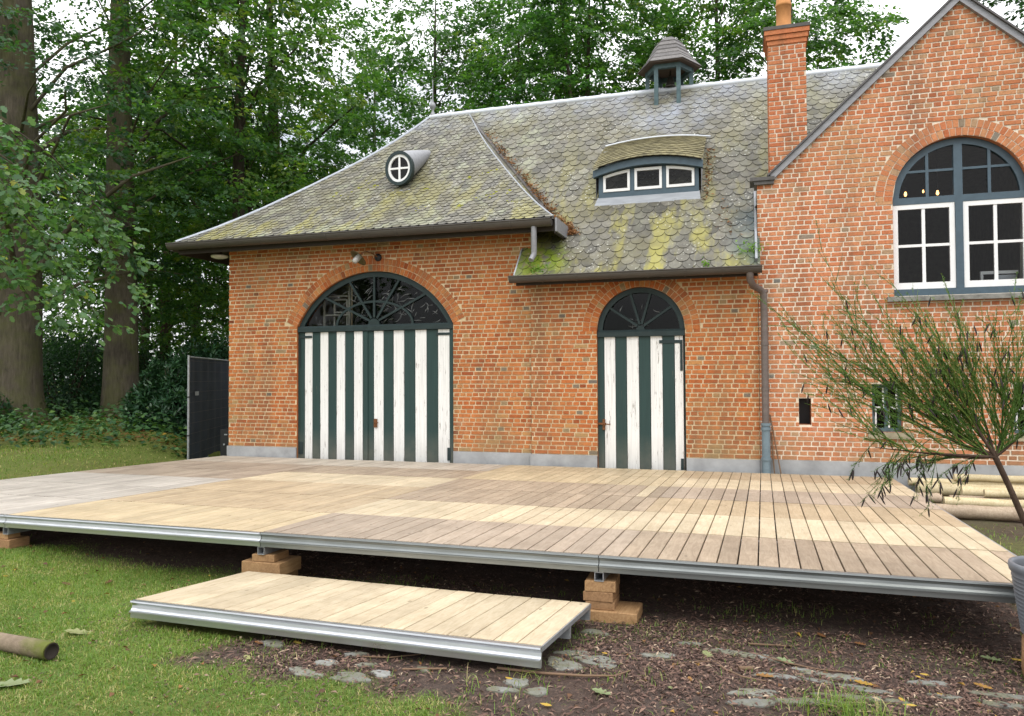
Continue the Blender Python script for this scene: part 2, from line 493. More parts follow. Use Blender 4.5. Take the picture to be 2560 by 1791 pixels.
M['bark'] = bark_mat('grey_beech_bark', (0.055, 0.046, 0.034), (0.12, 0.102, 0.076), 0.3)
M['bark_dark'] = bark_mat('dark_bark', (0.030, 0.024, 0.018), (0.07, 0.057, 0.044), 0.2)
M['bark_red'] = bark_mat('reddish_bark', (0.05, 0.032, 0.022), (0.10, 0.068, 0.048))
M['log'] = bark_mat('mossy_log', (0.13, 0.10, 0.07), (0.27, 0.21, 0.15), 0.9, (3, 3, 3))
M['twig'] = simple('brown_twig', (0.16, 0.10, 0.06), 0.85)


def ground_mat():
    t = NT('lawn_and_soil')
    g = t.attr('grassy')
    soil_n = t.noise(16, 7, 0.72)
    soil = t.ramp(soil_n, [(0.25, (0.030, 0.020, 0.016)), (0.5, (0.066, 0.046, 0.038)), (0.75, (0.12, 0.088, 0.070))])
    soil = t.mix(t.ramp(t.noise(1.9, 4, 0.6), [(0.4, 0.0), (0.65, 0.5)]), soil, (0.082, 0.068, 0.060))
    lawn = t.ramp(t.noise(22, 6, 0.7), [(0.3, (0.075, 0.10, 0.024)), (0.55, (0.13, 0.158, 0.038)), (0.8, (0.21, 0.20, 0.072))])
    lawn = t.mix(t.ramp(t.noise(1.3, 5, 0.65), [(0.45, 0.0), (0.70, 0.5)]), lawn, (0.17, 0.145, 0.060))
    soil = t.mix(t.ramp(t.noise(70, 5, 0.75), [(0.52, 0), (0.66, 0.7)]), soil, (0.19, 0.125, 0.09))
    c = t.mix(g, soil, lawn)
    t.bump(t.noise(45, 6, 0.75), 0.8, 0.02)
    return t.set(c, 0.95, 0, 0.1)


M['ground'] = ground_mat()


def stone_mat():
    t = NT('mossy_flat_stone')
    tone = t.attr()
    c = t.ramp(tone, [(0.0, (0.105, 0.105, 0.095)), (0.5, (0.165, 0.165, 0.15)), (1.0, (0.245, 0.245, 0.235))])
    c = t.mix(1.0, c, t.ramp(t.noise(30, 6, 0.7), [(0.25, 0.7), (0.75, 1.25)]), 'MULTIPLY')
    c = t.mix(t.ramp(t.noise(7, 6, 0.75), [(0.40, 0.0), (0.60, 0.7)]), c, (0.12, 0.115, 0.055))
    t.bump(t.noise(40, 6, 0.7), 0.5, 0.006)
    return t.set(c, 0.85, 0, 0.25)


M['stone'] = stone_mat()

# ------------------------------------------------------------------ mesh helpers
ORG = {}          # world origin of every Empty that heads a thing


def tag(o, label=None, cat=None, group=None, kind=None):
    for k, v in (('label', label), ('category', cat), ('group', group), ('kind', kind)):
        if v:
            o[k] = v
    return o


def thing(name, label, cat, loc, group=None):
    o = bpy.data.objects.new(name, None)
    COL.objects.link(o)
    o.empty_display_size = 0.1
    o.location = loc
    ORG[o.name] = np.array(loc, float)
    return tag(o, label, cat, group)


def root_org(o):
    while o is not None:
        if o.name in ORG:
            return ORG[o.name]
        o = o.parent
    return np.zeros(3)


def put(name, mesh, parent=None, mat4=None):
    o = bpy.data.objects.new(name, mesh)
    COL.objects.link(o)
    if parent is not None:
        o.parent = parent
    if mat4 is not None:
        m = mat4.copy()
        m.translation = m.translation - Vector(root_org(parent))
        o.matrix_local = m
    return o


class MB:
    def __init__(self):
        self.v, self.f, self.mi, self.tn, self.sm = [], [], [], [], []

    def add(self, vs, fs, m=0, tone=0.5, smooth=False):
        b = len(self.v)
        self.v.extend(tuple(map(float, q)) for q in vs)
        for fc in fs:
            self.f.append(tuple(b + i for i in fc))
            self.mi.append(m)
            self.tn.append(tone)
            self.sm.append(smooth)

    def hexa(self, c, m=0, tone=0.5, skip=()):
        """8 corners: 0-3 bottom ring, 4-7 top ring"""
        fs = [(0, 3, 2, 1), (4, 5, 6, 7), (0, 1, 5, 4), (1, 2, 6, 5), (2, 3, 7, 6), (3, 0, 4, 7)]
        self.add(c, [f for i, f in enumerate(fs) if i not in skip], m, tone)

    def box(self, x0, x1, y0, y1, z0, z1, m=0, tone=0.5, skip=()):
        self.hexa([(x0, y0, z0), (x1, y0, z0), (x1, y1, z0), (x0, y1, z0), (x0, y0, z1), (x1, y0, z1), (x1, y1, z1), (x0, y1, z1)], m, tone, skip)

    def frame_box(self, T, u0, u1, v0, v1, w0, w1, m=0, tone=0.5, skip=()):
        self.hexa([T(u0, v0, w0), T(u1, v0, w0), T(u1, v1, w0), T(u0, v1, w0), T(u0, v0, w1), T(u1, v0, w1), T(u1, v1, w1), T(u0, v1, w1)], m, tone, skip)

    def prism(self, poly, a, b, T=lambda p, s: (p[0], s, p[1]), m=0, tone=0.5, caps=True, smooth=False):
        """poly of 2D points swept from a to b; T maps (point, s) to 3D"""
        n = len(poly)
        vs = [T(p, a) for p in poly] + [T(p, b) for p in poly]
        self.add(vs, [(i, (i + 1) % n, n + (i + 1) % n, n + i) for i in range(n)], m, tone, smooth)
        if caps:
            self.add(vs, [tuple(range(n))[::-1], tuple(range(n, 2 * n))], m, tone)

    def tube(self, path, radii, seg=8, m=0, tone=0.5, cap=True, smooth=True):
        path = [np.array(p, float) for p in path]
        if isinstance(radii, (int, float)):
            radii = [radii] * len(path)
        vs = []
        up = None
        for i, p in enumerate(path):
            d = path[min(i + 1, len(path) - 1)] - path[max(i - 1, 0)]
            d = d / (np.linalg.norm(d) + 1e-9)
            if up is None:
                up = np.array([0, 0, 1.0]) if abs(d[2]) < 0.9 else np.array([1.0, 0, 0])
            s = np.cross(d, up)
            s /= np.linalg.norm(s) + 1e-9
            up = np.cross(s, d)
            for k in range(seg):
                a = 2 * math.pi * k / seg
                vs.append(p + (s * math.cos(a) + up * math.sin(a)) * radii[i])
        fs = []
        for i in range(len(path) - 1):
            for k in range(seg):
                fs.append((i * seg + k, i * seg + (k + 1) % seg, (i + 1) * seg + (k + 1) % seg, (i + 1) * seg + k))
        self.add(vs, fs, m, tone, smooth)
        if cap:
            n = len(path) - 1
            self.add(vs, [tuple(range(seg))[::-1], tuple(n * seg + k for k in range(seg))], m, tone)

    def lathe(self, prof, c, seg=24, m=0, tone=0.5, axis=(0, 0, 1), smooth=True):
        """prof: list of (radius, height along axis)"""
        ax = np.array(axis, float)
        ax /= np.linalg.norm(ax)
        e = np.cross(ax, (0, 1, 0) if abs(ax[1]) < 0.9 else (1, 0, 0))
        e /= np.linalg.norm(e)
        g = np.cross(ax, e)
        c = np.array(c, float)
        vs = []
        for r, h in prof:
            for k in range(seg):
                a = 2 * math.pi * k / seg
                vs.append(c + ax * h + (e * math.cos(a) + g * math.sin(a)) * r)
        fs = [(i * seg + k, i * seg + (k + 1) % seg, (i + 1) * seg + (k + 1) % seg, (i + 1) * seg + k) for i in range(len(prof) - 1) for k in range(seg)]
        self.add(vs, fs, m, tone, smooth)

    def mesh(self, name, mats, org=(0, 0, 0)):
        me = bpy.data.meshes.new(name)
        o = np.array(org, float)
        me.from_pydata([tuple(np.array(q) - o) for q in self.v], [], self.f)
        for mt in (mats if isinstance(mats, (list, tuple)) else [mats]):
            me.materials.append(mt)
        me.polygons.foreach_set('material_index', self.mi)
        me.polygons.foreach_set('use_smooth', self.sm)
        a = me.attributes.new('tone', 'FLOAT', 'FACE')
        a.data.foreach_set('value', np.array(self.tn, np.float32))
        me.update()
        return me

    def build(self, name, mats, parent=None, kind=None):
        o = put(name, self.mesh(name, mats, root_org(parent)), parent)
        if kind:
            o['kind'] = kind
        return o


def np_mesh(name, V, faces_n, F, mat, tone, org=(0, 0, 0), smooth=False):
    """V (n,3), F flat vertex indices, faces_n verts per face (constant)"""
    me = bpy.data.meshes.new(name)
    nf = len(F) // faces_n
    me.vertices.add(len(V))
    me.vertices.foreach_set('co', (np.asarray(V) - np.array(org)).astype(np.float32).ravel())
    me.loops.add(len(F))
    me.loops.foreach_set('vertex_index', np.asarray(F, np.int32))
    me.polygons.add(nf)
    me.polygons.foreach_set('loop_start', np.arange(nf, dtype=np.int32) * faces_n)
    me.polygons.foreach_set('loop_total', np.full(nf, faces_n, np.int32))
    me.materials.append(mat)
    a = me.attributes.new('tone', 'FLOAT', 'FACE')
    a.data.foreach_set('value', np.asarray(tone, np.float32))
    if smooth:
        me.polygons.foreach_set('use_smooth', np.ones(nf, bool))
    me.update(calc_edges=True)
    return me


def unit(a):
    return a / (np.linalg.norm(a, axis=-1, keepdims=True) + 1e-9)


def leaf_cloud(C, D, N, L, W, tone, fold=0.25):
    """kite leaves: base C, direction D, normal N, length L, width W -> verts, quads"""
    D = unit(D)
    S = unit(np.cross(N, D))
    N = unit(np.cross(D, S))
    L = np.asarray(L)[:, None]
    W = np.asarray(W)[:, None]
    n = len(C)
    V = np.empty((n, 4, 3))
    V[:, 0] = C
    V[:, 1] = C + D * L * 0.45 + S * W * 0.5 + N * W * fold
    V[:, 2] = C + D * L - N * L * 0.12
    V[:, 3] = C + D * L * 0.45 - S * W * 0.5 + N * W * fold
    F = np.arange(n * 4)
    return V.reshape(-1, 3), F, tone


def snoise(x, y, s=1.0, seed=0):
    """cheap smooth 2D noise in -1..1"""
    r = np.random.default_rng(100 + seed)
    out = 0
    for k in range(7):
        a, b, c = r.uniform(-1, 1, 2).tolist() + [r.uniform(0, 6.28)]
        f = s * (1 + 0.9 * k)
        out = out + np.sin((a * x + b * y) * f * 2.2 + c) / (1 + 0.6 * k)
    return out / 2.2


def sstep(a, b, x):
    t = np.clip((x - a) / (b - a), 0, 1)
    return t * t * (3 - 2 * t)


# ------------------------------------------------------------------ ground
def hgt(x, y):
    x, y = np.asarray(x, float), np.asarray(y, float)
    c = -0.295 * x + 0.955 * y
    left = np.clip((-x - 9.75 - np.clip(y - 11.5, 0, 4) * 0.463) / 0.9, 0, 1)
    rise = np.clip((c - 10.5) / 7.0, 0, 1) * 0.64 + np.clip((c - 17.5) / 20, 0, 1) * 0.35
    near = 0.075 * sstep(4.7, 3.7, y) * sstep(-6.5, -4.5, x)
    near = near + 0.125 * sstep(-4.3, -5.9, x) * sstep(8.6, 6.0, y) * sstep(3.2, 4.6, y)
    und = 0.012 * snoise(x, y, 1.6, 3) * sstep(12, 6, np.hypot(x, y))
    return left * rise + near + und


def grassy(x, y):
    """1 on the lawn, 0 on bare soil"""
    x, y = np.asarray(x, float), np.asarray(y, float)
    n = snoise(x, y, 2.2, 1) * 0.22 + snoise(x, y, 6.0, 2) * 0.10
    g = sstep(-2.55, -3.15, x + n - 0.35 * np.clip(y - 4.3, 0, 3))
    strip = sstep(3.50, 3.25, y + n * 0.5 + 0.10 * (x + 1.8)) * sstep(-0.9, -1.5, x + n)
    g = np.maximum(g, strip)
    g = np.where(y > 4.85, np.minimum(g, sstep(5.45, 4.95, y + .5 * n)), g)                 # bare below the deck
    g = np.where((x > 1.75) & (y > 5.0), 0.55 + 0.9 * n, g)
    g = np.where((x > 1.75) & (y > 8.6), 0.15 + n, g)
    g = np.where(x < -8.5, 1.0, g)
    g = np.where((x > -8.9) & (y > 11.1), 0.2, g)
    return np.clip(g, 0, 1)


def ground():
    xs = np.unique(np.concatenate([[-400, -200, -110, -70, -50, -38], np.arange(-30, -8, 0.6), np.arange(-8, 3.0, 0.075), np.arange(3.0, 8, 0.4), [10, 14, 20, 30, 50, 80, 140, 250, 400]]))
    ys = np.unique(np.concatenate([[-400, -200, -100, -50, -25, -12, -5, -1], np.arange(0, 2.2, 0.5), np.arange(2.2, 6.2, 0.075), np.arange(6.2, 16, 0.4), np.arange(16, 40, 1.2), [46, 60, 90, 140, 250, 400]]))
    X, Y = np.meshgrid(xs, ys)
    V = np.stack([X, Y, hgt(X, Y)], -1).reshape(-1, 3)
    nx, ny = len(xs), len(ys)
    i, j = np.meshgrid(np.arange(nx - 1), np.arange(ny - 1))
    a = (j * nx + i).ravel()
    F = np.stack([a, a + 1, a + nx + 1, a + nx], -1).ravel()
    me = np_mesh('ground', V, 4, F, M['ground'], np.full(len(a), 0.5), smooth=True)
    at = me.attributes.new('grassy', 'FLOAT', 'POINT')
    at.data.foreach_set('value', grassy(V[:, 0], V[:, 1]).astype(np.float32))
    o = put('ground', me)
    o['kind'] = 'structure'


ground()

# ------------------------------------------------------------------ brickwork
Y_L, Y_M, Y_W = 11.15, 11.11, 11.11       # wall faces: left bay, middle bay, gabled house
CRS, STR, HDR, JT = 0.0655, 0.206, 0.103, 0.0135
P1 = dict(cx=-5.81, hw=1.40, zs=2.43, top=3.31, zb=0.2)                       # carriage door arch
P2 = dict(cx=-1.495, hw=0.635, zs=2.245, top=2.88, zb=0.2)                     # small door arch
P3 = dict(cx=2.635, hw=0.79, zs=3.88, top=4.68, zb=2.62)                      # gable window arch
for P in (P1, P2, P3):
    h = P['top'] - P['zs']
    P['R'] = (P['hw'] ** 2 + h * h) / (2 * h)
    P['cz'] = P['top'] - P['R']


def opening_half(P, z, extra):
    """half width of an arched opening (plus its brick rings) at height z, or None"""
    if z < P['zb'] - 0.001:
        return None
    if z <= P['zs']:
        return P['hw']
    q = (P['R'] + extra) ** 2 - (z - P['cz']) ** 2
    return math.sqrt(q) if q > 0 else None


def cut(intervals, a, b):
    out = []
    for (p, q) in intervals:
        if b <= p or a >= q:
            out.append((p, q))
        else:
            if a > p:
                out.append((p, a))
            if b < q:
                out.append((b, q))
    return out


def brick_tone(r, u):
    return float(np.clip({0: r.normal(0.5, 0.15), 1: r.normal(0.55, 0.155)}[u] if r.random() > 0.035 else r.uniform(0.88, 1.0), 0, 1))


def brick_mesh_add(mb, x0, x1, yf, z0, z1, r, tone, depth=0.02):
    j = lambda s=0.0022: r.uniform(-s, s)
    f = yf - r.uniform(0.0, 0.004)
    c = [(x0, yf + depth, z0), (x1, yf + depth, z0), (x1, yf + depth, z1), (x0, yf + depth, z1)]
    e = 0.0025
    g = [(x0 + e + j(), f, z0 + e + j()), (x1 - e + j(), f + j(0.001), z0 + e + j()), (x1 - e + j(), f, z1 - e + j()), (x0 + e + j(), f + j(0.001), z1 - e + j())]
    mb.add(c + g, [(4, 5, 6, 7), (0, 1, 5, 4), (1, 2, 6, 5), (2, 3, 7, 6), (3, 0, 4, 7)], 0, tone)


def lay_bricks(parent, yf, z0, ztop, spans, mat, keep, u, seed, mesh_bank):
    """courses of alternating headers and stretchers; `keep` biggest whole stretchers stay objects, the rest one joined part"""
    r = np.random.default_rng(seed)
    allb = []
    k = 0
    z = z0
    while z < ztop - 0.02:
        iv = spans(z + CRS / 2)
        L = HDR if k % 2 else STR
        off = [0, 0, 0.052, 0][k % 4] if k % 2 == 0 else 0.026 + HDR / 2 * (k // 2 % 2)
        for (a, b) in iv:
            n0 = math.floor((a - off) / L) - 1
            x = off + n0 * L
            while x < b:
                p, q = max(x + JT / 2, a + 0.001), min(x + L - JT / 2, b - 0.001)
                if q - p > 0.025:
                    whole = (q - p) > L - JT - 0.003
                    allb.append((p, q, z + JT / 2, z + CRS - JT / 2, whole and k % 2 == 0))
                x += L
        z += CRS
        k += 1
    cen = np.array([((p + q) / 2, yf, (a + b) / 2) for p, q, a, b, w in allb])
    px, py, dp = proj(cen)
    score = np.array([(q - p) * (b - a) for p, q, a, b, w in allb]) / dp ** 2
    score[(px < 10) | (px > 2550) | (py < 5) | (py > 1150)] = 0
    score[~np.array([w for *_, w in allb])] = 0
    order = np.argsort(-score)[:keep]
    single = set(int(i) for i in order if score[i] > 0)
    mb = MB()
    for i, (p, q, a, b, w) in enumerate(allb):
        tone = brick_tone(r, u)
        if i in single:
            me = mesh_bank[r.integers(len(mesh_bank))]
            put('brick', me, parent, Matrix.Translation(((p + q) / 2 + r.uniform(-.002, .002), yf - r.uniform(0, .003), (a + b) / 2 + r.uniform(-.0015, .0015))))
        else:
            mj = r.uniform(-.0015, .0015)
            brick_mesh_add(mb, p, q, yf, a + mj, b + mj, r, tone)
    mb.build('bricks', mat, parent, 'stuff')


def bank(mat, u, seed, n=40):
    r = np.random.default_rng(seed)
    out = []
    for i in range(n):
        mb = MB()
        hx, hz = (STR - JT) / 2, (CRS - JT) / 2
        brick_mesh_add(mb, -hx, hx, 0, -hz, hz, r, brick_tone(r, u))
        out.append(mb.mesh('brick', mat))
    return out


def mortar_wall(mb, x0, x1, yf, z0, top, ops, step=0.05):
    """mortar bed 9 mm behind the brick faces, cut out round the arched openings"""
    cuts = {x0, x1}
    for P in ops:
        xs = np.arange(P['cx'] - P['hw'], P['cx'] + P['hw'] + 1e-6, P['hw'] / 20)
        cuts.update(float(v) for v in xs)
    for v in np.arange(x0, x1, 0.25):
        cuts.add(float(v))
    cuts = sorted(c for c in cuts if x0 - 1e-6 <= c <= x1 + 1e-6)
    Y = yf + 0.006
    for a, b in zip(cuts[:-1], cuts[1:]):
        if b - a < 1e-4:
            continue
        m = (a + b) / 2
        P = next((q for q in ops if abs(m - q['cx']) < q['hw']), None)
        if P is None:
            mb.add([(a, Y, z0), (b, Y, z0), (b, Y, top(b)), (a, Y, top(a))], [(0, 1, 2, 3)])
        else:
            ar = lambda x: P['cz'] + math.sqrt(max(P['R'] ** 2 - (x - P['cx']) ** 2, 0))
            mb.add([(a, Y, ar(a)), (b, Y, ar(b)), (b, Y, top(b)), (a, Y, top(a))], [(0, 1, 2, 3)])
            if P['zb'] > z0 + 0.05:
                mb.add([(a, Y, z0), (b, Y, z0), (b, Y, P['zb']), (a, Y, P['zb'])], [(0, 1, 2, 3)])


def reveal(mb, P, yf, d, tone=0.4):
    """brick sides and soffit of an opening, d deep"""
    pts = [(P['cx'] - P['hw'], P['zb']), (P['cx'] - P['hw'], P['zs'])]
    a1 = math.atan2(P['zs'] - P['cz'], P['hw'])
    a0 = math.pi - a1
    for k in range(1, 40):
        a = a0 + (a1 - a0) * k / 40
        pts.append((P['cx'] + P['R'] * math.cos(a), P['cz'] + P['R'] * math.sin(a)))
    pts += [(P['cx'] + P['hw'], P['zs']), (P['cx'] + P['hw'], P['zb'])]
    for (a, b), (c, e) in zip(pts[:-1], pts[1:]):
        mb.add([(a, yf + 0.002, b), (c, yf + 0.002, e), (c, yf + d, e), (a, yf + d, b)], [(0, 1, 2, 3)], 0, tone)


def arch_rings(parent, P, yf, mat, u, seed, rings=2, h=0.098, gap=0.010):
    r = np.random.default_rng(seed)
    arch = MB()
    a0 = math.atan2(P['zs'] - P['cz'], P['hw'])
    a1 = math.pi - a0
    for k in range(60):                                            # mortar bed of the rings
        s, e = a0 + (a1 - a0) * k / 60, a0 + (a1 - a0) * (k + 1) / 60
        q = [(P['cx'] + rr * math.cos(t), yf + 0.0045, P['cz'] + rr * math.sin(t)) for rr, t in ((P['R'], s), (P['R'] + rings * (h + gap), s), (P['R'] + rings * (h + gap), e), (P['R'], e))]
        arch.add(q, [(0, 1, 2, 3)])
    ar = arch.build('brick_arch', M['mortar'] if u == 0 else M['mortar_pale'], parent)
    for g in range(rings):
        ri = P['R'] + 0.004 + g * (h + gap)
        ro = ri + h
        n = int(round((a1 - a0) * (ri + ro) / 2 / 0.0715))
        for k in range(n):
            s = a0 + (a1 - a0) * (k + 0.07) / n
            e = a0 + (a1 - a0) * (k + 0.93) / n
            f = yf - 0.001 - r.uniform(0, .004)
            jr = r.uniform(-.003, .003, 4)
            ring = [(ri, s), (ro, s), (ro, e), (ri, e)]
            fr = [(P['cx'] + (rr + jj) * math.cos(t), f, P['cz'] + (rr + jj) * math.sin(t)) for (rr, t), jj in zip(ring, jr)]
            bk = [(x, yf + 0.02, z) for x, _, z in fr]
            mb = MB()
            mb.add(fr + bk, [(3, 2, 1, 0), (0, 1, 5, 4), (1, 2, 6, 5), (2, 3, 7, 6), (3, 0, 4, 7)], 0, brick_tone(r, u))
            mb.build('arch_brick', mat, ar)


# ------------------------------------------------------------------ coach house: walls
X0, X1, X2 = -8.555, -3.14, 0.135          # left corner, step between bays, joint with gabled house
house = thing('coach_house', 'orange brick coach house with slate roof and two striped arched doors', 'building', (-4.2, 12.5, 0))
mb = MB()
mortar_wall(mb, X0 + 0.004, X1, Y_L, 0.42, lambda x: 3.92, [P1])
mortar_wall(mb, X1 + 0.012, X2, Y_M, 0.42, lambda x: 3.08, [P2])
mb.box(X0 + 0.006, X0 + 0.2, Y_L + 0.0095, 17.2, 0.0, 3.9)          # side and back walls
mb.box(X0 + 0.2, X2, 17.0, 17.2, 0.0, 3.9)
wall = mb.build('wall', M['mortar'], house)


def span_left(z):
    iv = [(X0, X1)]
    h = opening_half(P1, z, 0.218)
    return cut(iv, P1['cx'] - h, P1['cx'] + h) if h else iv


def span_mid(z):
    iv = [(X1, X2)]
    h = opening_half(P2, z, 0.218)
    return cut(iv, P2['cx'] - h, P2['cx'] + h) if h else iv


bk0 = bank(M['brick'], 0, 11)
lay_bricks(wall, Y_L, 0.43, 3.86, span_left, M['brick'], 110, 0, 21, bk0)
lay_bricks(wall, Y_M, 0.43, 3.02, span_mid, M['brick'], 190, 0, 22, bk0)
mb = MB()
reveal(mb, P1, Y_L, 0.30)
mb.build('reveal', M['brick'], house)
mb = MB()
reveal(mb, P2, Y_M, 0.30)
mb.build('reveal', M['brick'], house)
arch_rings(house, P1, Y_L, M['brick'], 0, 31)
arch_rings(house, P2, Y_M, M['brick'], 0, 32)
mb = MB()
mb.box(X0 - 0.015, P1['cx'] - P1['hw'] - 0.005, Y_L - 0.022, Y_L + 0.05, -0.05, 0.43)
mb.build('plinth', M['plinth'], house)
mb = MB()
mb.box(P1['cx'] + P1['hw'] + 0.005, X1 - 0.012, Y_L - 0.022, Y_L + 0.05, -0.05, 0.433)
mb.build('plinth', M['plinth'], house)
mb = MB()
mb.box(X1 - 0.010, P2['cx'] - P2['hw'] - 0.005, Y_M - 0.024, Y_M + 0.05, -0.05, 0.428)
mb.build('plinth', M['plinth'], house)
mb = MB()
mb.box(P2['cx'] + P2['hw'] + 0.005, X2 - 0.004, Y_M - 0.024, Y_M + 0.05, -0.05, 0.424)
mb.build('plinth', M['plinth'], house)
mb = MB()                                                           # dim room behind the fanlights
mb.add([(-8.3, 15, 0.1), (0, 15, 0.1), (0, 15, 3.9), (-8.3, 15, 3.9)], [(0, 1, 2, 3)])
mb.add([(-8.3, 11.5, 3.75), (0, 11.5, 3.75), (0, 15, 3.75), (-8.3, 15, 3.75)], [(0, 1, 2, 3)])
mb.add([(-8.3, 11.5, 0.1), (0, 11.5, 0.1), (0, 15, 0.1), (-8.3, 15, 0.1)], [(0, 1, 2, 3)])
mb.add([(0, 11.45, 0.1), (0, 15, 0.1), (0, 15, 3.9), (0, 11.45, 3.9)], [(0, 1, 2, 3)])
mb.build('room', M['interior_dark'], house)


# ---- doors
def door_planks(parent, edges, cols, y, z0, z1, seed):
    r = np.random.default_rng(seed)
    for (a, b), c in zip(zip(edges[:-1], edges[1:]), cols):
        q = MB()
        f = y - r.uniform(0, .004)
        e = 0.003
        q.prism([(a + e, f + 0.004), (a + 2 * e, f), (b - 2 * e, f), (b - e, f + 0.004), (b - e, f + 0.03), (a + e, f + 0.03)], z0 + r.uniform(0, .006), z1, lambda p, s: (p[0], p[1], s))
        q.build('plank', M['door_white'] if c == 'W' else M['door_green'], parent)


def door_back(name, x0, x1, y, z0, z1):
    q = MB()
    q.box(x0, x1, y + 0.031, y + 0.06, z0, z1)
    return q.build(name, M['door_green'], house)


def lerp(a, b, t):
    return a + (b - a) * t


zx = lambda z: lerp(-7.218, -4.444, (z - 783) / (1731 - 783)) + 0.0000145 * (z - 783) * (1731 - z) * -0.03
Yd = Y_L + 0.055
lf = door_back('door_leaf', -7.205, -5.86, Yd, 0.22, 2.345)
door_planks(lf, [zx(v) for v in (785, 833, 889, 945, 1002, 1058, 1115, 1172, 1228, 1245)], 'GWGWGWGWG', Yd, 0.22, 2.342, 1)
rf = door_back('door_leaf', -5.855, -4.45, Yd, 0.22, 2.345)
door_planks(rf, [zx(v) for v in (1253, 1297, 1355, 1413, 1474, 1535, 1597, 1657, 1717)], 'GWGWGWGW', Yd, 0.22, 2.342, 2)
q = MB()
q.box(zx(1236), zx(1262), Yd - 0.02, Yd - 0.004, 0.22, 2.34)
q.build('cover_strip', M['door_green'], rf)
q = MB()
q.box(-7.207, zx(786) - 0.002, Yd - 0.012, Yd + 0.05, 0.22, 2.345)
q.box(zx(1718), -4.412, Yd - 0.012, Yd + 0.05, 0.22, 2.345)
q.build('door_frame', M['door_green'], house)


def hinge(parent, x0, x1, y, z, drop=None, h=0.04):
    q = MB()
    q.box(x0, x1, y - 0.014, y - 0.005, z - h / 2, z + h / 2)
    if drop:
        xs = x0 if drop[0] == 'l' else x1 - 0.035
        q.box(xs, xs + 0.035, y - 0.0135, y - 0.0055, z - drop[1], z - h / 2)
    q.build('hinge', M['iron'], parent)


hinge(lf, -7.2, -6.95, Yd, 2.27, ('l', 0.5))
hinge(rf, -4.72, -4.46, Yd, 2.27)
hinge(lf, -7.2, -7.12, Yd, 0.42, None, 0.2)
hinge(rf, -4.53, -4.47, Yd, 0.38, None, 0.2)
q = MB()
q.box(-5.80, -5.74, Yd - 0.03, Yd - 0.019, 0.78, 0.92)
q.build('lock_plate', M['rust'], rf)
q = MB()
q.tube([(-5.77, Yd - 0.026, 0.86), (-5.77, Yd - 0.07, 0.86), (-5.70, Yd - 0.07, 0.86)], 0.008, 6)
q.build('latch', M['rust'], rf)

zx2 = lambda z: lerp(-2.142, -0.872, (z - 622) / (1215 - 622))
Yd2 = Y_M + 0.055
dl = door_back('door_leaf', -2.128, -0.862, Yd2, 0.22, 2.165)
door_planks(dl, [zx2(v) for v in (624, 674, 751, 828, 911, 988, 1069, 1149, 1206)], 'GWGWGWGW', Yd2, 0.22, 2.162, 3)
hinge(dl, zx2(1048), zx2(1202), Yd2, 2.08, ('r', 0.42), 0.045)
hinge(dl, zx2(1184), zx2(1203), Yd2, 0.33, None, 0.16)
q = MB()
q.box(-2.14, -2.01, Yd2 - 0.02, Yd2 - 0.005, 0.875, 0.905)
q.box(-2.06, -2.02, Yd2 - 0.024, Yd2 - 0.006, 0.80, 0.96)
q.build('latch', M['rust'], dl)
q = MB()
q.tube([(-2.04, Yd2 - 0.02, 0.89), (-2.04, Yd2 - 0.055, 0.89), (-1.94, Yd2 - 0.055, 0.885)], 0.009, 6)
q.build('latch', M['rust'], dl)
q = MB()
q.box(-0.858, -0.845, Yd2 - 0.01, Yd2 + 0.05, 0.22, 2.165)
q.build('door_frame', M['iron'], house)


# ---- fanlights
def arc_pts(cx, cz, R, a0, a1, n):
    return [(cx + R * math.cos(a0 + (a1 - a0) * k / n), cz + R * math.sin(a0 + (a1 - a0) * k / n)) for k in range(n + 1)]


def band(mb, outer, inner, y0, y1, m=0):
    n = len(outer)
    for i in range(n - 1):
        (a, b), (c, d), (e, f), (g, h) = outer[i], outer[i + 1], inner[i + 1], inner[i]
        mb.add([(a, y0, b), (c, y0, d), (e, y0, f), (g, y0, h), (a, y1, b), (c, y1, d), (e, y1, f), (g, y1, h)],
               [(0, 1, 2, 3), (3, 2, 6, 7), (1, 0, 4, 5)], m)


def bar(mb, p, q, w, y0, y1, m=0):
    p, q = np.array(p, float), np.array(q, float)
    d = (q - p) / np.linalg.norm(q - p)
    s = np.array([-d[1], d[0]]) * w / 2
    c = [p + s, p - s, q - s, q + s]
    mb.hexa([(v[0], y0, v[1]) for v in c] + [(v[0], y1, v[1]) for v in c], m)


def cobwebs(parent, cx, cz, R, zs, y, n, seed):
    r = np.random.default_rng(seed)
    q = MB()
    k = 0
    while k < n:
        x, z = cx + r.uniform(-R, R), zs + r.uniform(0.03, R)
        if (x - cx) ** 2 + (z - cz) ** 2 > (R - 0.08) ** 2:
            continue
        k += 1
        a = r.uniform(-0.6, 0.9) if r.random() < 0.7 else r.uniform(0, 6.28)
        p = np.array([x, y + r.uniform(0, .04), z])
        pts, rad = [p], [0.001]
        L = r.uniform(0.05, 0.24)
        for s in range(4):
            a += r.uniform(-.5, .5)
            p = p + np.array([math.cos(a), r.uniform(-.1, .1), math.sin(a)]) * L / 4
            if (p[0] - cx) ** 2 + (p[2] - cz) ** 2 > (R - 0.05) ** 2 or p[2] < zs + 0.03:
                break
            pts.append(p)
            rad.append([0.003, 0.006, 0.004, 0.001][s] * r.uniform(0.3, 1.5))
        if len(pts) > 2:
            q.tube(pts, rad, 4, 0, 0.5, False)
    return q.build('cobweb', M['web'], parent, 'stuff')


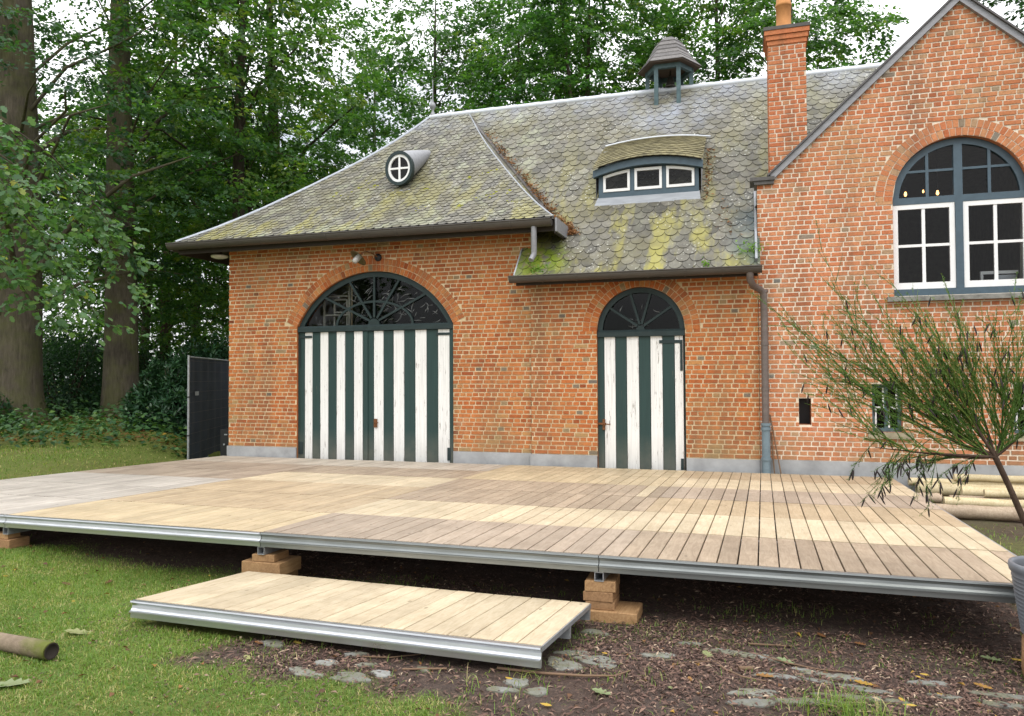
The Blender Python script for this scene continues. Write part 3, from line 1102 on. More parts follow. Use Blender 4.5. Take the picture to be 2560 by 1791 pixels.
def fan(P, yf, ring, bars, hub, arc, seed, paint, y_off=0.075):
    y0, y1 = yf + y_off - 0.025, yf + y_off + 0.025
    zs, cz, cx, Rr = P['zs'] + 0.004, P['cz'], P['cx'], P['R'] - 0.004
    fr = MB()
    a0 = math.atan2(zs - cz, P['hw'] - 0.006)
    Ri = Rr - ring
    b0 = math.asin((zs + 0.01 - cz) / Ri)
    band(fr, arc_pts(cx, cz, Rr, a0, math.pi - a0, 48), arc_pts(cx, cz, Ri, b0, math.pi - b0, 48), y0, y1)
    fr.prism([(y0 - 0.035, zs - 0.085), (y0 - 0.035, zs - 0.02), (y0 - 0.01, zs + 0.012), (y1, zs + 0.012), (y1, zs - 0.085)], cx - P['hw'] + 0.006, cx + P['hw'] - 0.006, lambda p, s: (s, p[0], p[1]))
    f = fr.build('fanlight', paint, house)
    for ang, r0, r1 in bars:
        q = MB()
        c, s = math.cos(ang), math.sin(ang)
        # from the hub to the ring
        hx, hz = cx, zs + 0.04
        t = 0.0
        while (hx + c * t - cx) ** 2 + (hz + s * t - cz) ** 2 < (Ri + 0.004) ** 2:
            t += 0.004
        bar(q, (hx + c * hub * 0.9, hz + s * hub * 0.9), (hx + c * t, hz + s * t), 0.036, y0 + 0.006, y1 - 0.012)
        q.build('glazing_bar', paint, f)
    q = MB()
    q.prism([(cx + hub * math.cos(k * math.pi / 10), zs + 0.012 + hub * math.sin(k * math.pi / 10)) for k in range(11)], y0 - 0.004, y1 - 0.004)
    q.build('hub', paint, f)
    if arc:
        q = MB()
        ax, az = arc
        o = [(cx + ax * math.cos(k * math.pi / 24), zs + 0.008 + az * math.sin(k * math.pi / 24)) for k in range(25)]
        i = [(cx + (ax - .036) * math.cos(k * math.pi / 24), zs + 0.008 + (az - .036) * math.sin(k * math.pi / 24)) for k in range(25)]
        band(q, o, i, y0 + 0.009, y1 - 0.012)
        q.build('glazing_bar', paint, f)
    q = MB()
    pts = arc_pts(cx, cz, Ri + 0.01, b0, math.pi - b0, 30)
    q.add([(x, y1 - 0.008, z) for x, z in pts], [tuple(range(len(pts)))])
    q.build('pane', M['glass'], f)
    return f


f1 = fan(P1, Y_L, 0.085, [(R_(a), 0, 0) for a in (26, 57, 90, 123, 154)], 0.10, (0.70, 0.40), 5, M['iron'])
cobwebs(f1, P1['cx'], P1['cz'], P1['R'] - 0.09, P1['zs'], Y_L + 0.10, 95, 6)
f2 = fan(P2, Y_M, 0.075, [(R_(a), 0, 0) for a in (34, 74, 106, 146)], 0.06, None, 7, M['iron'])
cobwebs(f2, P2['cx'], P2['cz'], P2['R'] - 0.08, P2['zs'], Y_M + 0.10, 9, 8)

wf = thing('old_window_frame', 'old white window frame stored behind the left part of the wide fanlight', 'window frame', (-6.5, 11.55, 2.3))
q = MB()
for (x0, x1, z0, z1) in ((-6.935, -6.895, 2.3, 3.12), (-6.455, -6.42, 2.3, 3.12)):
    q.box(x0, x1, 11.52, 11.56, z0, z1)
for (z0, z1) in ((2.955, 2.985), (2.64, 2.665)):
    q.box(-6.894, -6.456, 11.525, 11.555, z0, z1)
q.build('frame', M['old_white'], wf)
q = MB()
for (x0, x1, z0, z1) in ((-6.76, -6.73, 2.30, 2.92), (-6.52, -6.49, 2.30, 2.92)):
    q.box(x0, x1, 11.565, 11.59, z0, z1)
for (z0, z1) in ((2.90, 2.93), (2.69, 2.71)):
    q.box(-6.729, -6.521, 11.566, 11.589, z0, z1)
q.build('sash', M['old_white'], wf)

# ------------------------------------------------------------------ coach house: roofs
RY, RZ = 14.2, 6.83                        # main ridge
EY, EZ = 10.74, 3.06                       # middle eave
msl = math.hypot(RY - EY, RZ - EZ)
mu_y, mu_z = (RY - EY) / msl, (RZ - EZ) / msl
midP = lambda u, v, w: np.array([u, EY + v * mu_y - w * mu_z, EZ + v * mu_z + w * mu_y])
mid_z = lambda y: EZ + (y - EY) * (RZ - EZ) / (RY - EY)
S_ = np.array([0, .1, .26, .45, .7, .85, 1.0])
Z_ = np.array([3.87, 4.075, 4.47, 5.0, 5.74, 6.24, 6.83])
LX0, LX1, RX0, RX1 = -9.30, -6.08, -2.66, -5.27
leftS = np.linspace(0, 1, 41)
lz = np.interp(leftS, S_, Z_)
lz = np.convolve(np.pad(lz, 3, mode='reflect', reflect_type='odd'), np.ones(7) / 7, mode='valid')
ly = 10.68 + 3.52 * leftS
larc = np.concatenate([[0], np.cumsum(np.hypot(np.diff(ly), np.diff(lz)))])


def leftP(u, v, w):
    y, z = np.interp(v, larc, ly), np.interp(v, larc, lz)
    dy, dz = np.interp(v + .05, larc, ly) - np.interp(v - .05, larc, ly), np.interp(v + .05, larc, lz) - np.interp(v - .05, larc, lz)
    n = math.hypot(dy, dz)
    return np.array([u, y - w * dz / n, z + w * dy / n])


def left_x(v):
    s = np.interp(v, larc, leftS)
    return LX0 + (LX1 - LX0) * s, RX0 + (RX1 - RX0) * s


def clip_poly(poly, a, b, c):
    """keep a*u + b*v <= c"""
    out = []
    for i in range(len(poly)):
        p, q = poly[i], poly[(i + 1) % len(poly)]
        dp, dq = a * p[0] + b * p[1] - c, a * q[0] + b * q[1] - c
        if dp <= 0:
            out.append(p)
        if (dp < 0 < dq) or (dq < 0 < dp):
            t = dp / (dp - dq)
            out.append((p[0] + (q[0] - p[0]) * t, p[1] + (q[1] - p[1]) * t))
    return out


def slate_poly(w, ex):
    h = ex * 1.95
    k = w / 0.19
    return [(-w / 2, h), (-w / 2, ex * 0.60), (-0.082 * k, ex * 0.34), (-0.060 * k, ex * 0.12), (-0.030 * k, 0.0), (0.030 * k, 0.0), (0.060 * k, ex * 0.12), (0.082 * k, ex * 0.34), (w / 2, ex * 0.60), (w / 2, h)]


def lay_slates(roof, T, vmax, w, ex, bounds, keep, seed):
    r = np.random.default_rng(seed)
    base = slate_poly(w - 0.006, ex)
    items = []
    rows = int(vmax / ex) + 1
    for k in range(-1, rows):
        v0 = k * ex - 0.02
        lo, hi, lines = bounds(v0 + ex * 0.6)
        n0, n1 = int(math.floor(lo / w)) - 1, int(math.ceil(hi / w)) + 1
        for i in range(n0, n1 + 1):
            u0 = (i + 0.5 * (k % 2)) * w + r.uniform(-.002, .002)
            dv = r.uniform(-.006, .006) - (r.uniform(.02, .04) if r.random() < .02 else 0)
            poly = [(u0 + a, v0 + dv + b) for a, b in base]
            full = len(poly)
            for ln in lines:
                poly = clip_poly(poly, *ln)
                if len(poly) < 3:
                    break
            if len(poly) < 3:
                continue
            poly = clip_poly(clip_poly(poly, 0, 1, vmax), 0, -1, 0.035)
            if len(poly) >= 3:
                items.append((poly, v0, poly[0] == (u0 + base[0][0], v0 + dv + base[0][1]) and len(poly) == full))
    cen = np.array([T(np.mean([p[0] for p in q]), v + ex * .4, 0) for q, v, _ in items])
    px, py, dp = proj(cen)
    sc = 1 / dp ** 2
    sc[(px < 5) | (px > 2555) | (py < 5) | ~np.array([f for *_, f in items])] = 0
    single = set(int(i) for i in np.argsort(-sc)[:keep] if sc[i] > 0)
    big = MB()
    for i, (poly, v0, _) in enumerate(items):
        mbx = MB() if i in single else big
        t0 = float(np.clip(r.normal(0.5, 0.28), 0, 1))
        tilt = r.uniform(0.013, 0.019)
        wz = lambda v: tilt * (1 - (v - v0) / (ex * 1.95)) + 0.004
        # flat slate: straight line between the two ends of its run, so that it stays planar on the flared slope
        va, vb = v0, v0 + ex * 1.95
        Pa, Pb = T(0, va, 0), T(0, min(vb, vmax), 0)
        na = T(0, (va + vb) / 2, 1.0) - T(0, (va + vb) / 2, 0)
        span = min(vb, vmax) - va

        def at(p, w_):
            q_ = Pa + (Pb - Pa) * ((p[1] - va) / max(span, 1e-6)) + na * w_
            return (p[0], q_[1], q_[2])
        top = [at(p, wz(p[1]) + 0.012) for p in poly]
        bot = [at(p, wz(p[1])) for p in poly]
        n = len(poly)
        mbx.add(top, [tuple(range(n))], 0, t0)
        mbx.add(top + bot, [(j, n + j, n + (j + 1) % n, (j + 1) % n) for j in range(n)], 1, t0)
        if i in single:
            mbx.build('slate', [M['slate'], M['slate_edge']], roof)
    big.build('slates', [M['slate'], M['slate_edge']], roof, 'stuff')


# sheets below the slates, hidden sides included
mb = MB()
n = 20
for i in range(n):
    va, vb = larc[-1] * i / n, larc[-1] * (i + 1) / n
    (a0, a1), (b0, b1) = left_x(va), left_x(vb)
    mb.add([leftP(a0, va, -.004), leftP(a1, va, -.004), leftP(b1, vb, -.004), leftP(b0, vb, -.004)], [(0, 1, 2, 3)])
    # right flank down to the valley, left flank down to the side eave
    ya, yb = leftP(0, va, 0), leftP(0, vb, 0)
    mb.add([(a1, ya[1], ya[2] - .01), (a1 + .0, max(ya[1], EY + (ya[2] - EZ) / (RZ - EZ) * (RY - EY)) + .02, ya[2] - .01), (b1, max(yb[1], EY + (yb[2] - EZ) / (RZ - EZ) * (RY - EY)) + .02, yb[2] - .01), (b1, yb[1], yb[2] - .01)], [(0, 1, 2, 3)])
    mb.add([(a0, ya[1], ya[2] - .004), (b0, yb[1], yb[2] - .004), (b0, 17.7 - (yb[1] - 10.68), yb[2] - .004), (a0, 17.7 - (ya[1] - 10.68), ya[2] - .004)], [(0, 1, 2, 3)])
roofL = mb.build('hipped_roof', M['slate'], house)
lay_slates(roofL, leftP, larc[-1], 0.152, 0.116, lambda v: (left_x(v)[0], left_x(v)[1], [
    (-1, (left_x(v + .1)[0] - left_x(v - .1)[0]) / .2, -left_x(v)[0] + (left_x(v + .1)[0] - left_x(v - .1)[0]) / .2 * v),
    (1, -(left_x(v + .1)[1] - left_x(v - .1)[1]) / .2, left_x(v)[1] - (left_x(v + .1)[1] - left_x(v - .1)[1]) / .2 * v)]), 0, 41)


def mid_left(v):
    """left edge of the middle slope: the valley above, the verge below"""
    z = EZ + v * mu_z
    if z < 3.79:
        return -3.27
    return lerp(-2.64, -5.27, (z - 3.79) / (RZ - 3.79))


XR = 2.75
mb = MB()
for i in range(20):
    va, vb = msl * i / 20, msl * (i + 1) / 20
    a, b = mid_left(va) - 0.25, mid_left(vb) - 0.25
    if va < 0.95:
        a = b = -3.27
    xr = 0.16 if EZ + vb * mu_z < 3.9 else min(XR, 0.16 + (EZ + va * mu_z - 3.85) / 0.925)
    mb.add([midP(a, va, -.004), midP(xr, va, -.004), midP(xr, vb, -.004), midP(b, vb, -.004)], [(0, 1, 2, 3)])
mb.add([(-6.1, RY, RZ - .01), (XR, RY, RZ - .01), (XR, 17.6, EZ), (-6.1, 17.6, EZ)], [(0, 1, 2, 3)])
roofM = mb.build('slate_roof', M['slate'], house)


def mid_bounds(v):
    x = mid_left(v)
    if EZ + v * mu_z < 3.72:
        ln = (-1, 0, 3.27)
        lo = -3.27
    else:
        s = (mid_left(v + .1) - mid_left(v)) / .1 if EZ + v * mu_z > 3.79 else -0.6
        ln = (-1, s, -x + s * v)
        lo = x
    hi_lines = [(1, 0, XR)]
    if EZ + v * mu_z < 3.9:
        hi_lines = [(1, 0, 0.165)]
    else:
        hi_lines.append((0.925, -mu_z, EZ - 3.9 + 0.925 * 0.16))
    return lo, XR, [ln] + hi_lines


lay_slates(roofM, midP, msl, 0.192, 0.150, mid_bounds, 300, 42)


# ---- ridge, hips, verge, gutters
def cap_run(name, path, r, seglen, mat, flat=0.6):
    """overlapping sheet-metal caps along a path"""
    path = [np.array(p, float) for p in path]
    L = [0]
    for a, b in zip(path[:-1], path[1:]):
        L.append(L[-1] + np.linalg.norm(b - a))
    def at(s):
        s = min(max(s, 0), L[-1])
        i = min(max(np.searchsorted(L, s) - 1, 0), len(path) - 2)
        t = (s - L[i]) / (L[i + 1] - L[i] + 1e-9)
        return path[i] + (path[i + 1] - path[i]) * t
    n = max(1, int(round(L[-1] / seglen)))
    for k in range(n):
        q = MB()
        s0, s1 = L[-1] * k / n - 0.02, L[-1] * (k + 1) / n
        q.tube([at(s0), at((s0 + s1) / 2), at(s1)], [r * 0.97, r, r * 1.10], 10, 0, 0.5)
        q.build(name, mat, house)


cap_run('ridge_cap', [(-6.10, RY, RZ + .005), (-1.8, RY, RZ + .01), (XR - .1, RY, RZ + .01)], 0.062, 0.47, M['zinc'])
cap_run('hip_cap', [(left_x(v)[0] - .01, leftP(0, v, 0)[1], leftP(0, v, 0)[2] + .02) for v in np.linspace(0.03, larc[-1], 16)], 0.034, 0.5, M['zinc_mid'])
cap_run('hip_cap', [(left_x(v)[1] + .005, leftP(0, v, 0)[1], leftP(0, v, 0)[2] + .018) for v in np.linspace(0.05, larc[-1], 16)], 0.017, 0.6, M['lead'])
q = MB()
q.tube([(-3.285, midP(0, v, 0)[1], midP(0, v, 0)[2] + .012) for v in (0.0, 0.5, 0.98)], 0.016, 6)
q.build('verge_strip', M['zinc'], house)
q = MB()
for (va, vb) in ((0.05, 1.65),):
    q.frame_box(lambda a_, b_, c_: midP(a_, b_, c_), 0.10, 0.131, va, vb, .0, .085)
q.build('flashing', M['lead'], house)
q = MB()                                                             # lead in the valley
for i in range(12):
    va, vb = lerp(0.98, msl, i / 12), lerp(0.98, msl, (i + 1) / 12)
    q.add([midP(mid_left(va) - .06, va, .02), midP(mid_left(va) + .07, va, .014), midP(mid_left(vb) + .07, vb, .014), midP(mid_left(vb) - .06, vb, .02)], [(0, 1, 2, 3)])
q.build('valley_lead', M['gutter'], house)


def gutter(path, r, name='gutter', joints=5):
    """half-round gutter along a straight path in x (or y)"""
    (xa, ya, za), (xb, yb, zb) = path
    q = MB()
    prof = [(math.cos(math.pi + math.pi * k / 10), math.sin(math.pi + math.pi * k / 10)) for k in range(11)]
    A, B = np.array([xa, ya, za], float), np.array([xb, yb, zb], float)
    d = (B - A) / np.linalg.norm(B - A)
    s = np.array([-d[1], d[0], 0])
    pts = [(c * r, e * r) for c, e in prof] + [((c * (r - .006)), e * (r - .006)) for c, e in prof[::-1]]
    T = lambda p, t: tuple(A + (B - A) * t + s * p[0] + np.array([0, 0, p[1]]))
    q.prism(pts, 0, 1, T)
    for t in (0.0, 1.0):
        q.add([T((c * r, e * r), t) for c, e in prof], [tuple(range(11))])
    q.tube([tuple(A - s * r + np.array([0, 0, .004])), tuple(B - s * r + np.array([0, 0, .004]))], 0.010, 6)
    for k in range(1, joints):
        t = k / joints
        q.prism([(c * (r + .006), e * (r + .006)) for c, e in prof] + [(c * (r + .001), e * (r + .001)) for c, e in prof[::-1]], t - .012 / np.linalg.norm(B - A), t + .012 / np.linalg.norm(B - A), T)
    return q.build(name, M['gutter'], house)


gutter([(-9.36, 10.64, 3.855), (-2.68, 10.64, 3.845)], 0.095, joints=11)
gutter([(-3.34, 10.71, 3.045), (0.185, 10.71, 3.04)], 0.085, joints=7)
gutter([(-9.36, 10.70, 3.84), (-9.36, 17.6, 3.84)], 0.09, joints=9)
q = MB()                                                              # eaves: fascia and dark soffit boards
q.box(-9.26, -2.67, 10.745, 10.775, 3.70, 3.875)
q.box(-9.26, -2.67, 10.776, 11.148, 3.835, 3.865)
q.box(-9.262, -8.56, 11.15, 17.4, 3.835, 3.865)
q.box(-9.268, -9.24, 10.776, 17.4, 3.70, 3.834)
q.box(-2.666, -2.64, 10.72, 11.44, 3.66, 3.86)
q.box(-3.27, 0.13, 10.795, 10.82, 2.93, 3.075)
q.box(-3.27, 0.13, 10.821, 11.108, 3.005, 3.03)
q.build('eaves', M['dark_wood'], house)
q = MB()
q.box(-2.638, -2.61, 10.66, 11.48, 3.68, 3.875)
q.build('return_fascia', M['zinc_dark'], house)

# short spout of the upper gutter
q = MB()
q.tube([(-2.95, 10.64, 3.76), (-2.95, 10.645, 3.42), (-2.955, 10.66, 3.36), (-2.985, 10.60, 3.27)], 0.042, 10)
q.build('rain_spout', M['zinc_dark'], house)
# downpipe in the corner
q = MB()
q.tube([(0.03, 10.71, 2.97), (0.03, 10.72, 2.88), (0.07, 10.83, 2.80), (0.16, 10.96, 2.76), (0.205, 10.99, 2.70), (0.212, 11.0, 2.3), (0.212, 11.0, 0.93)], 0.048, 12)
for z in (2.74, 2.02, 1.40):
    q.tube([(0.212, 11.0, z - .02), (0.212, 11.0, z + .02)], 0.054, 12)
dp = q.build('downpipe', M['copper'], house)
q = MB()
q.tube([(0.212, 11.0, 0.0), (0.212, 11.0, 0.93)], 0.056, 12)
for z in (0.92, 0.45, 0.86):
    q.tube([(0.212, 11.0, z - .018), (0.212, 11.0, z + .018)], 0.067, 12)
q.build('lower_pipe', M['castiron'], dp)

# ---- eyebrow dormer
DYF = 11.87
q = MB()
arc_top = lambda x: 4.955 - 0.12 * ((x + 1.44) / 0.8) ** 2 * (1.05 if x < -1.44 else 0.95)
xs = np.linspace(-2.30, -0.62, 13)
nb = 4
back = lambda x: (x * 1.0, 12.98 + 0.10 * (1 - ((x + 1.43) / 0.86) ** 2))
for i in range(12):
    for j in range(nb):
        def pt(x, t):
            by = back(x)[1]
            y = lerp(DYF - 0.12, by, t)
            z = lerp(arc_top(x) + 0.01, mid_z(by) + 0.035, t) + 0.03 * math.sin(math.pi * t)
            return (x, y, z)
        a, b = xs[i], xs[i + 1]
        q.add([pt(a, j / nb), pt(b, j / nb), pt(b, (j + 1) / nb), pt(a, (j + 1) / nb)], [(0, 1, 2, 3)], 0, 0.5, True)
dorm = q.build('eyebrow_dormer', M['slate_mossy'], house)
# its own small slates
r = np.random.default_rng(77)
q = MB()
for k in range(13):
    for i in range(15):
        wv = 1.66 / 14
        x0 = -2.295 + (i - 0.5 * (k % 2)) * wv
        a, b = max(x0, -2.30), min(x0 + wv - .004, -0.62)
        if b - a < 0.02:
            continue
        t0, t1 = k / 13 - 0.012, (k + 1.0) / 13
        up = np.array([0, -0.45, 0.9])
        A = [np.array(pt(a, max(t0, -.02))), np.array(pt((a + b) / 2, max(t0 - .012, -.03))), np.array(pt(b, max(t0, -.02))), np.array(pt(b, t1)), np.array(pt(a, t1))]
        hh = [.016, .016, .016, .004, .004]
        top = [p + up * h_ for p, h_ in zip(A, hh)]
        bot = [p + up * (h_ - .007) for p, h_ in zip(A, hh)]
        q.add(top + bot, [(0, 1, 2, 3, 4), (0, 5, 6, 1), (1, 6, 7, 2)], 0, float(r.uniform(.2, .9)))
q.build('slates', M['slate_mossy'], dorm, 'stuff')
q = MB()
for i in range(12):
    a, b = xs[i], xs[i + 1]
    q.add([(a, DYF - .09, arc_top(a) - .11), (b, DYF - .09, arc_top(b) - .11), (b, DYF - .09, arc_top(b) - .002), (a, DYF - .09, arc_top(a) - .002),
           (a, DYF + .02, arc_top(a) - .11), (b, DYF + .02, arc_top(b) - .11)], [(0, 1, 2, 3), (0, 4, 5, 1)])
q.build('barge_board', M['blue_paint'], dorm)
q = MB()
WX = [(-2.155, -1.73), (-1.665, -1.238), (-1.178, -0.750)]
q.box(-2.225, -0.69, DYF, DYF + .05, 4.385, 4.475)
fx = [-2.225, WX[0][0], WX[0][1], WX[1][0], WX[1][1], WX[2][0], WX[2][1], -0.69]
for a, b in zip(fx[::2], fx[1::2]):
    q.hexa([(a, DYF, 4.4755), (b, DYF, 4.4755), (b, DYF + .05, 4.4755), (a, DYF + .05, 4.4755), (a, DYF, arc_top(a) - .1), (b, DYF, arc_top(b) - .1), (b, DYF + .05, arc_top(b) - .1), (a, DYF + .05, arc_top(a) - .1)])
q.build('window_frame', M['blue_paint'], dorm)
for a, b in WX:
    q = MB()
    tp = lambda x: min(arc_top(x) - 0.125, 4.815)
    w = 0.042
    q.box(a + .004, b - .004, DYF - .012, DYF + .03, 4.478, 4.478 + w)
    q.box(a + .004, a + w, DYF - .012, DYF + .03, 4.478 + w, tp(a) - .01)
    q.box(b - w, b - .004, DYF - .012, DYF + .03, 4.478 + w, tp(b) - .01)
    for k in range(4):
        c, d = lerp(a + .004, b - .004, k / 4), lerp(a + .004, b - .004, (k + 1) / 4)
        q.hexa([(c, DYF - .013, tp(c) - w), (d, DYF - .013, tp(d) - w), (d, DYF + .031, tp(d) - w), (c, DYF + .031, tp(c) - w), (c, DYF - .013, tp(c)), (d, DYF - .013, tp(d)), (d, DYF + .031, tp(d)), (c, DYF + .031, tp(c))])
    s = q.build('sash', M['white_paint'], dorm)
    q = MB()
    q.add([(a + .02, DYF + .012, 4.49), (b - .02, DYF + .012, 4.49), (b - .02, DYF + .012, tp(b) - .012), (a + .02, DYF + .012, tp(a) - .012)], [(0, 1, 2, 3)])
    q.build('pane', M['glass'], dorm)
q = MB()
q.add([(-2.29, 11.80, mid_z(11.80) + .03), (-0.66, 11.80, mid_z(11.80) + .03), (-0.68, DYF + .005, 4.40), (-2.24, DYF + .005, 4.40)], [(0, 1, 2, 3)])
q.add([(-2.29, 11.80, mid_z(11.80)), (-0.66, 11.80, mid_z(11.80)), (-0.66, 11.80, mid_z(11.80) + .03), (-2.29, 11.80, mid_z(11.80) + .03)], [(0, 1, 2, 3)])
q.build('apron', M['lead'], dorm)
q = MB()
for x in (-2.27, -0.655):
    q.add([(x, DYF, 4.36), (x, DYF, arc_top(x) - .02), (x, 12.9, mid_z(12.9) + .02), (x, 12.9, mid_z(12.9) - .05)], [(0, 1, 2, 3)])
q.add([(-2.25, DYF + .6, 4.4), (-0.66, DYF + .6, 4.4), (-0.66, DYF + .6, 5.3), (-2.25, DYF + .6, 5.3)], [(0, 1, 2, 3)])
q.build('cheek', M['lead'], dorm)
q = MB()
q.tube([(x, back(x)[1], mid_z(back(x)[1]) + .045) for x in np.linspace(-2.31, -0.56, 9)], 0.018, 6)
q.build('top_flashing', M['zinc'], dorm)

# ---- round window in the left slope
OC, OY, ORX, ORZ = (-5.727, 5.20), 11.99, 0.252, 0.29
ell = lambda f, n=36: [(OC[0] + ORX * f * math.cos(2 * math.pi * k / n), OC[1] + ORZ * f * math.sin(2 * math.pi * k / n)) for k in range(n)]
q = MB()
n = 36
e0, e1_ = ell(1.0), ell(0.93)
rings = []
for t in (0, .2, .4, .6, .8, 1.0):
    fx_, fz_ = 1 - .85 * t ** 1.4, 1 - .92 * t ** 1.2
    rings.append([(OC[0] + (x - OC[0]) * fx_, OY + 1.45 * t, lerp(OC[1], 5.90, t) + (z - OC[1]) * fz_) for x, z in e0])
vs = [p for rg in rings for p in rg]
q.add(vs, [(i * n + k, i * n + (k + 1) % n, (i + 1) * n + (k + 1) % n, (i + 1) * n + k) for i in range(5) for k in range(n)], 0, 0.5, True)
ocu = q.build('round_window', M['zinc_dark'], house)


def ring_face(mb, fo, fi, y0, y1):
    o, i = ell(fo), ell(fi)
    o.append(o[0])
    i.append(i[0])
    band(mb, o, i, y0, y1)


q = MB()
ring_face(q, 1.03, 0.84, OY - .03, OY + .06)
q.build('outer_frame', M['iron'], ocu)
q = MB()
ring_face(q, 0.835, 0.68, OY - .012, OY + .03)
q.build('window_frame', M['white_paint'], ocu)
q = MB()
bar(q, (OC[0] - ORX * .7, OC[1]), (OC[0] + ORX * .7, OC[1]), 0.03, OY - .006, OY + .02)
bar(q, (OC[0], OC[1] - ORZ * .7), (OC[0], OC[1] + ORZ * .7), 0.03, OY - .0075, OY + .021)
q.build('glazing_bar', M['white_paint'], ocu)
q = MB()
q.add([(x, OY + .022, z) for x, z in ell(0.7)], [tuple(range(36))])
q.build('pane', M['glass'], ocu)
q = MB()
q.add([(x, OY + .12, z) for x, z in ell(0.93)], [tuple(range(36))])
q.build('backing', M['interior_dark'], ocu)
q = MB()
sl = [(-5.95, 11.93), (-5.50, 11.93), (-5.53, 12.02), (-5.92, 12.02)]
lzz = lambda y: float(np.interp(y, ly, lz))
q.add([(x, y, lzz(y) + .03) for x, y in sl], [(0, 1, 2, 3)])
q.add([(-5.95, 11.93, lzz(11.93)), (-5.5, 11.93, lzz(11.93)), (-5.5, 11.93, lzz(11.93) + .03), (-5.95, 11.93, lzz(11.93) + .03)], [(0, 1, 2, 3)])
q.build('apron', M['lead'], ocu)

# ---- bell turret
TC = np.array([-1.335, 14.2])
hexp = lambda r_, z, rot=0: [(TC[0] + r_ * math.cos(R_(60 * k + rot)), TC[1] + r_ * math.sin(R_(60 * k + rot)), z) for k in range(6)]
q = MB()
prof = [(0.56, 7.22), (0.555, 7.235), (0.40, 7.40), (0.31, 7.55), (0.24, 7.68), (0.13, 7.78)]
nC = 6
Rz = np.interp(np.linspace(7.235, 7.78, nC + 1), [p[1] for p in prof[1:]], [p[0] for p in prof[1:]])
zz = np.linspace(7.235, 7.78, nC + 1)
q.add(hexp(0.56, 7.20) + hexp(0.565, 7.24), [(k, (k + 1) % 6, 6 + (k + 1) % 6, 6 + k) for k in range(6)] + [(5, 4, 3, 2, 1, 0)])
tur = q.build('bell_turret', M['stained'], house)
for k in range(nC):
    q = MB()
    a, b = Rz[k] + .026, Rz[k + 1] + .004
    q.add(hexp(a, zz[k]) + hexp(b, zz[k + 1] + .006) + hexp(a, zz[k] - .012), [(j, (j + 1) % 6, 6 + (j + 1) % 6, 6 + j) for j in range(6)] + [(12 + j, 12 + (j + 1) % 6, (j + 1) % 6, j) for j in range(6)] + ([tuple(range(6, 12))] if k == nC - 1 else []), 0, 0.3 + 0.5 * (k % 2))
    q.build('slate_course', simple('turret_slate_%d' % k, (0.165 - .03 * (k % 2), 0.155 - .028 * (k % 2), 0.15 - .026 * (k % 2)), 0.7, 0, 0.3, 0.25, 30), tur)
for k in range(6):
    x, y, _ = hexp(0.395, 0)[k]
    zb = RZ - abs(y - RY) * (RZ - EZ) / (RY - EY) - 0.06
    q = MB()
    q.box(x - .036, x + .036, y - .036, y + .036, zb, 7.21)
    q.build('post', M['turret_paint'], tur)
q = MB()
q.add(hexp(0.44, 7.12) + hexp(0.44, 7.2) + hexp(0.36, 7.12) + hexp(0.36, 7.2), [(k, (k + 1) % 6, 6 + (k + 1) % 6, 6 + k) for k in range(6)] + [(12 + k, 18 + k, 18 + (k + 1) % 6, 12 + (k + 1) % 6) for k in range(6)] + [(k, 12 + k, 12 + (k + 1) % 6, (k + 1) % 6) for k in range(6)])
q.build('head_rail', M['turret_paint'], tur)
q = MB()
q.lathe([(0.0, 7.10), (0.03, 7.10), (0.05, 7.07), (0.065, 7.0), (0.085, 6.93), (0.115, 6.89), (0.11, 6.885), (0.0, 6.95)], (TC[0] + .02, TC[1], 0), 20)
q.tube([(TC[0] + .02, TC[1], 7.09), (TC[0] + .02, TC[1], 7.2)], 0.015, 6)
q.build('bell', M['bronze'], tur)
# finial
q = MB()
q.lathe([(0.05, 6.86), (0.04, 6.93), (0.022, 6.97), (0.028, 7.0), (0.055, 7.03), (0.062, 7.075), (0.05, 7.12), (0.018, 7.15), (0.011, 7.2), (0.006, 7.6), (0.0, 7.62)], (-6.04, 14.2, 0), 14)
q.build('finial', M['zinc_dark'], house)

# ------------------------------------------------------------------ gabled house (right)
gable = thing('gabled_house', 'pinkish brick house with steep pointed gable, tall arched window and chimney', 'building', (2.65, 12.5, 0))
GX0, GXC, GX1 = 0.137, 2.66, 5.18
sl_g = (6.42 - 4.30) / (GXC - 0.37)
gtop = lambda x: min(6.42, max(4.27, 6.42 - abs(x - GXC) * sl_g))
HOLE = (0.645, 0.80, 0.917, 1.274)
BW = [(1.555, 1.92, 0.83, 1.46), (3.19, 3.56, 0.83, 1.46)]


def span_g(z):
    lo, hi = GX0, GX1
    if z > 4.27:
        d = (6.42 - z) / sl_g
        lo, hi = max(GX0, GXC - d), min(GX1, GXC + d)
    iv = [(lo, hi)]
    h = opening_half(P3, z, 0.218) if z > P3['zb'] else None
    if h:
        iv = cut(iv, P3['cx'] - h, P3['cx'] + h)
    for a, b, c, d in [HOLE] + BW:
        if c < z < d:
            iv = cut(iv, a, b)
    return iv


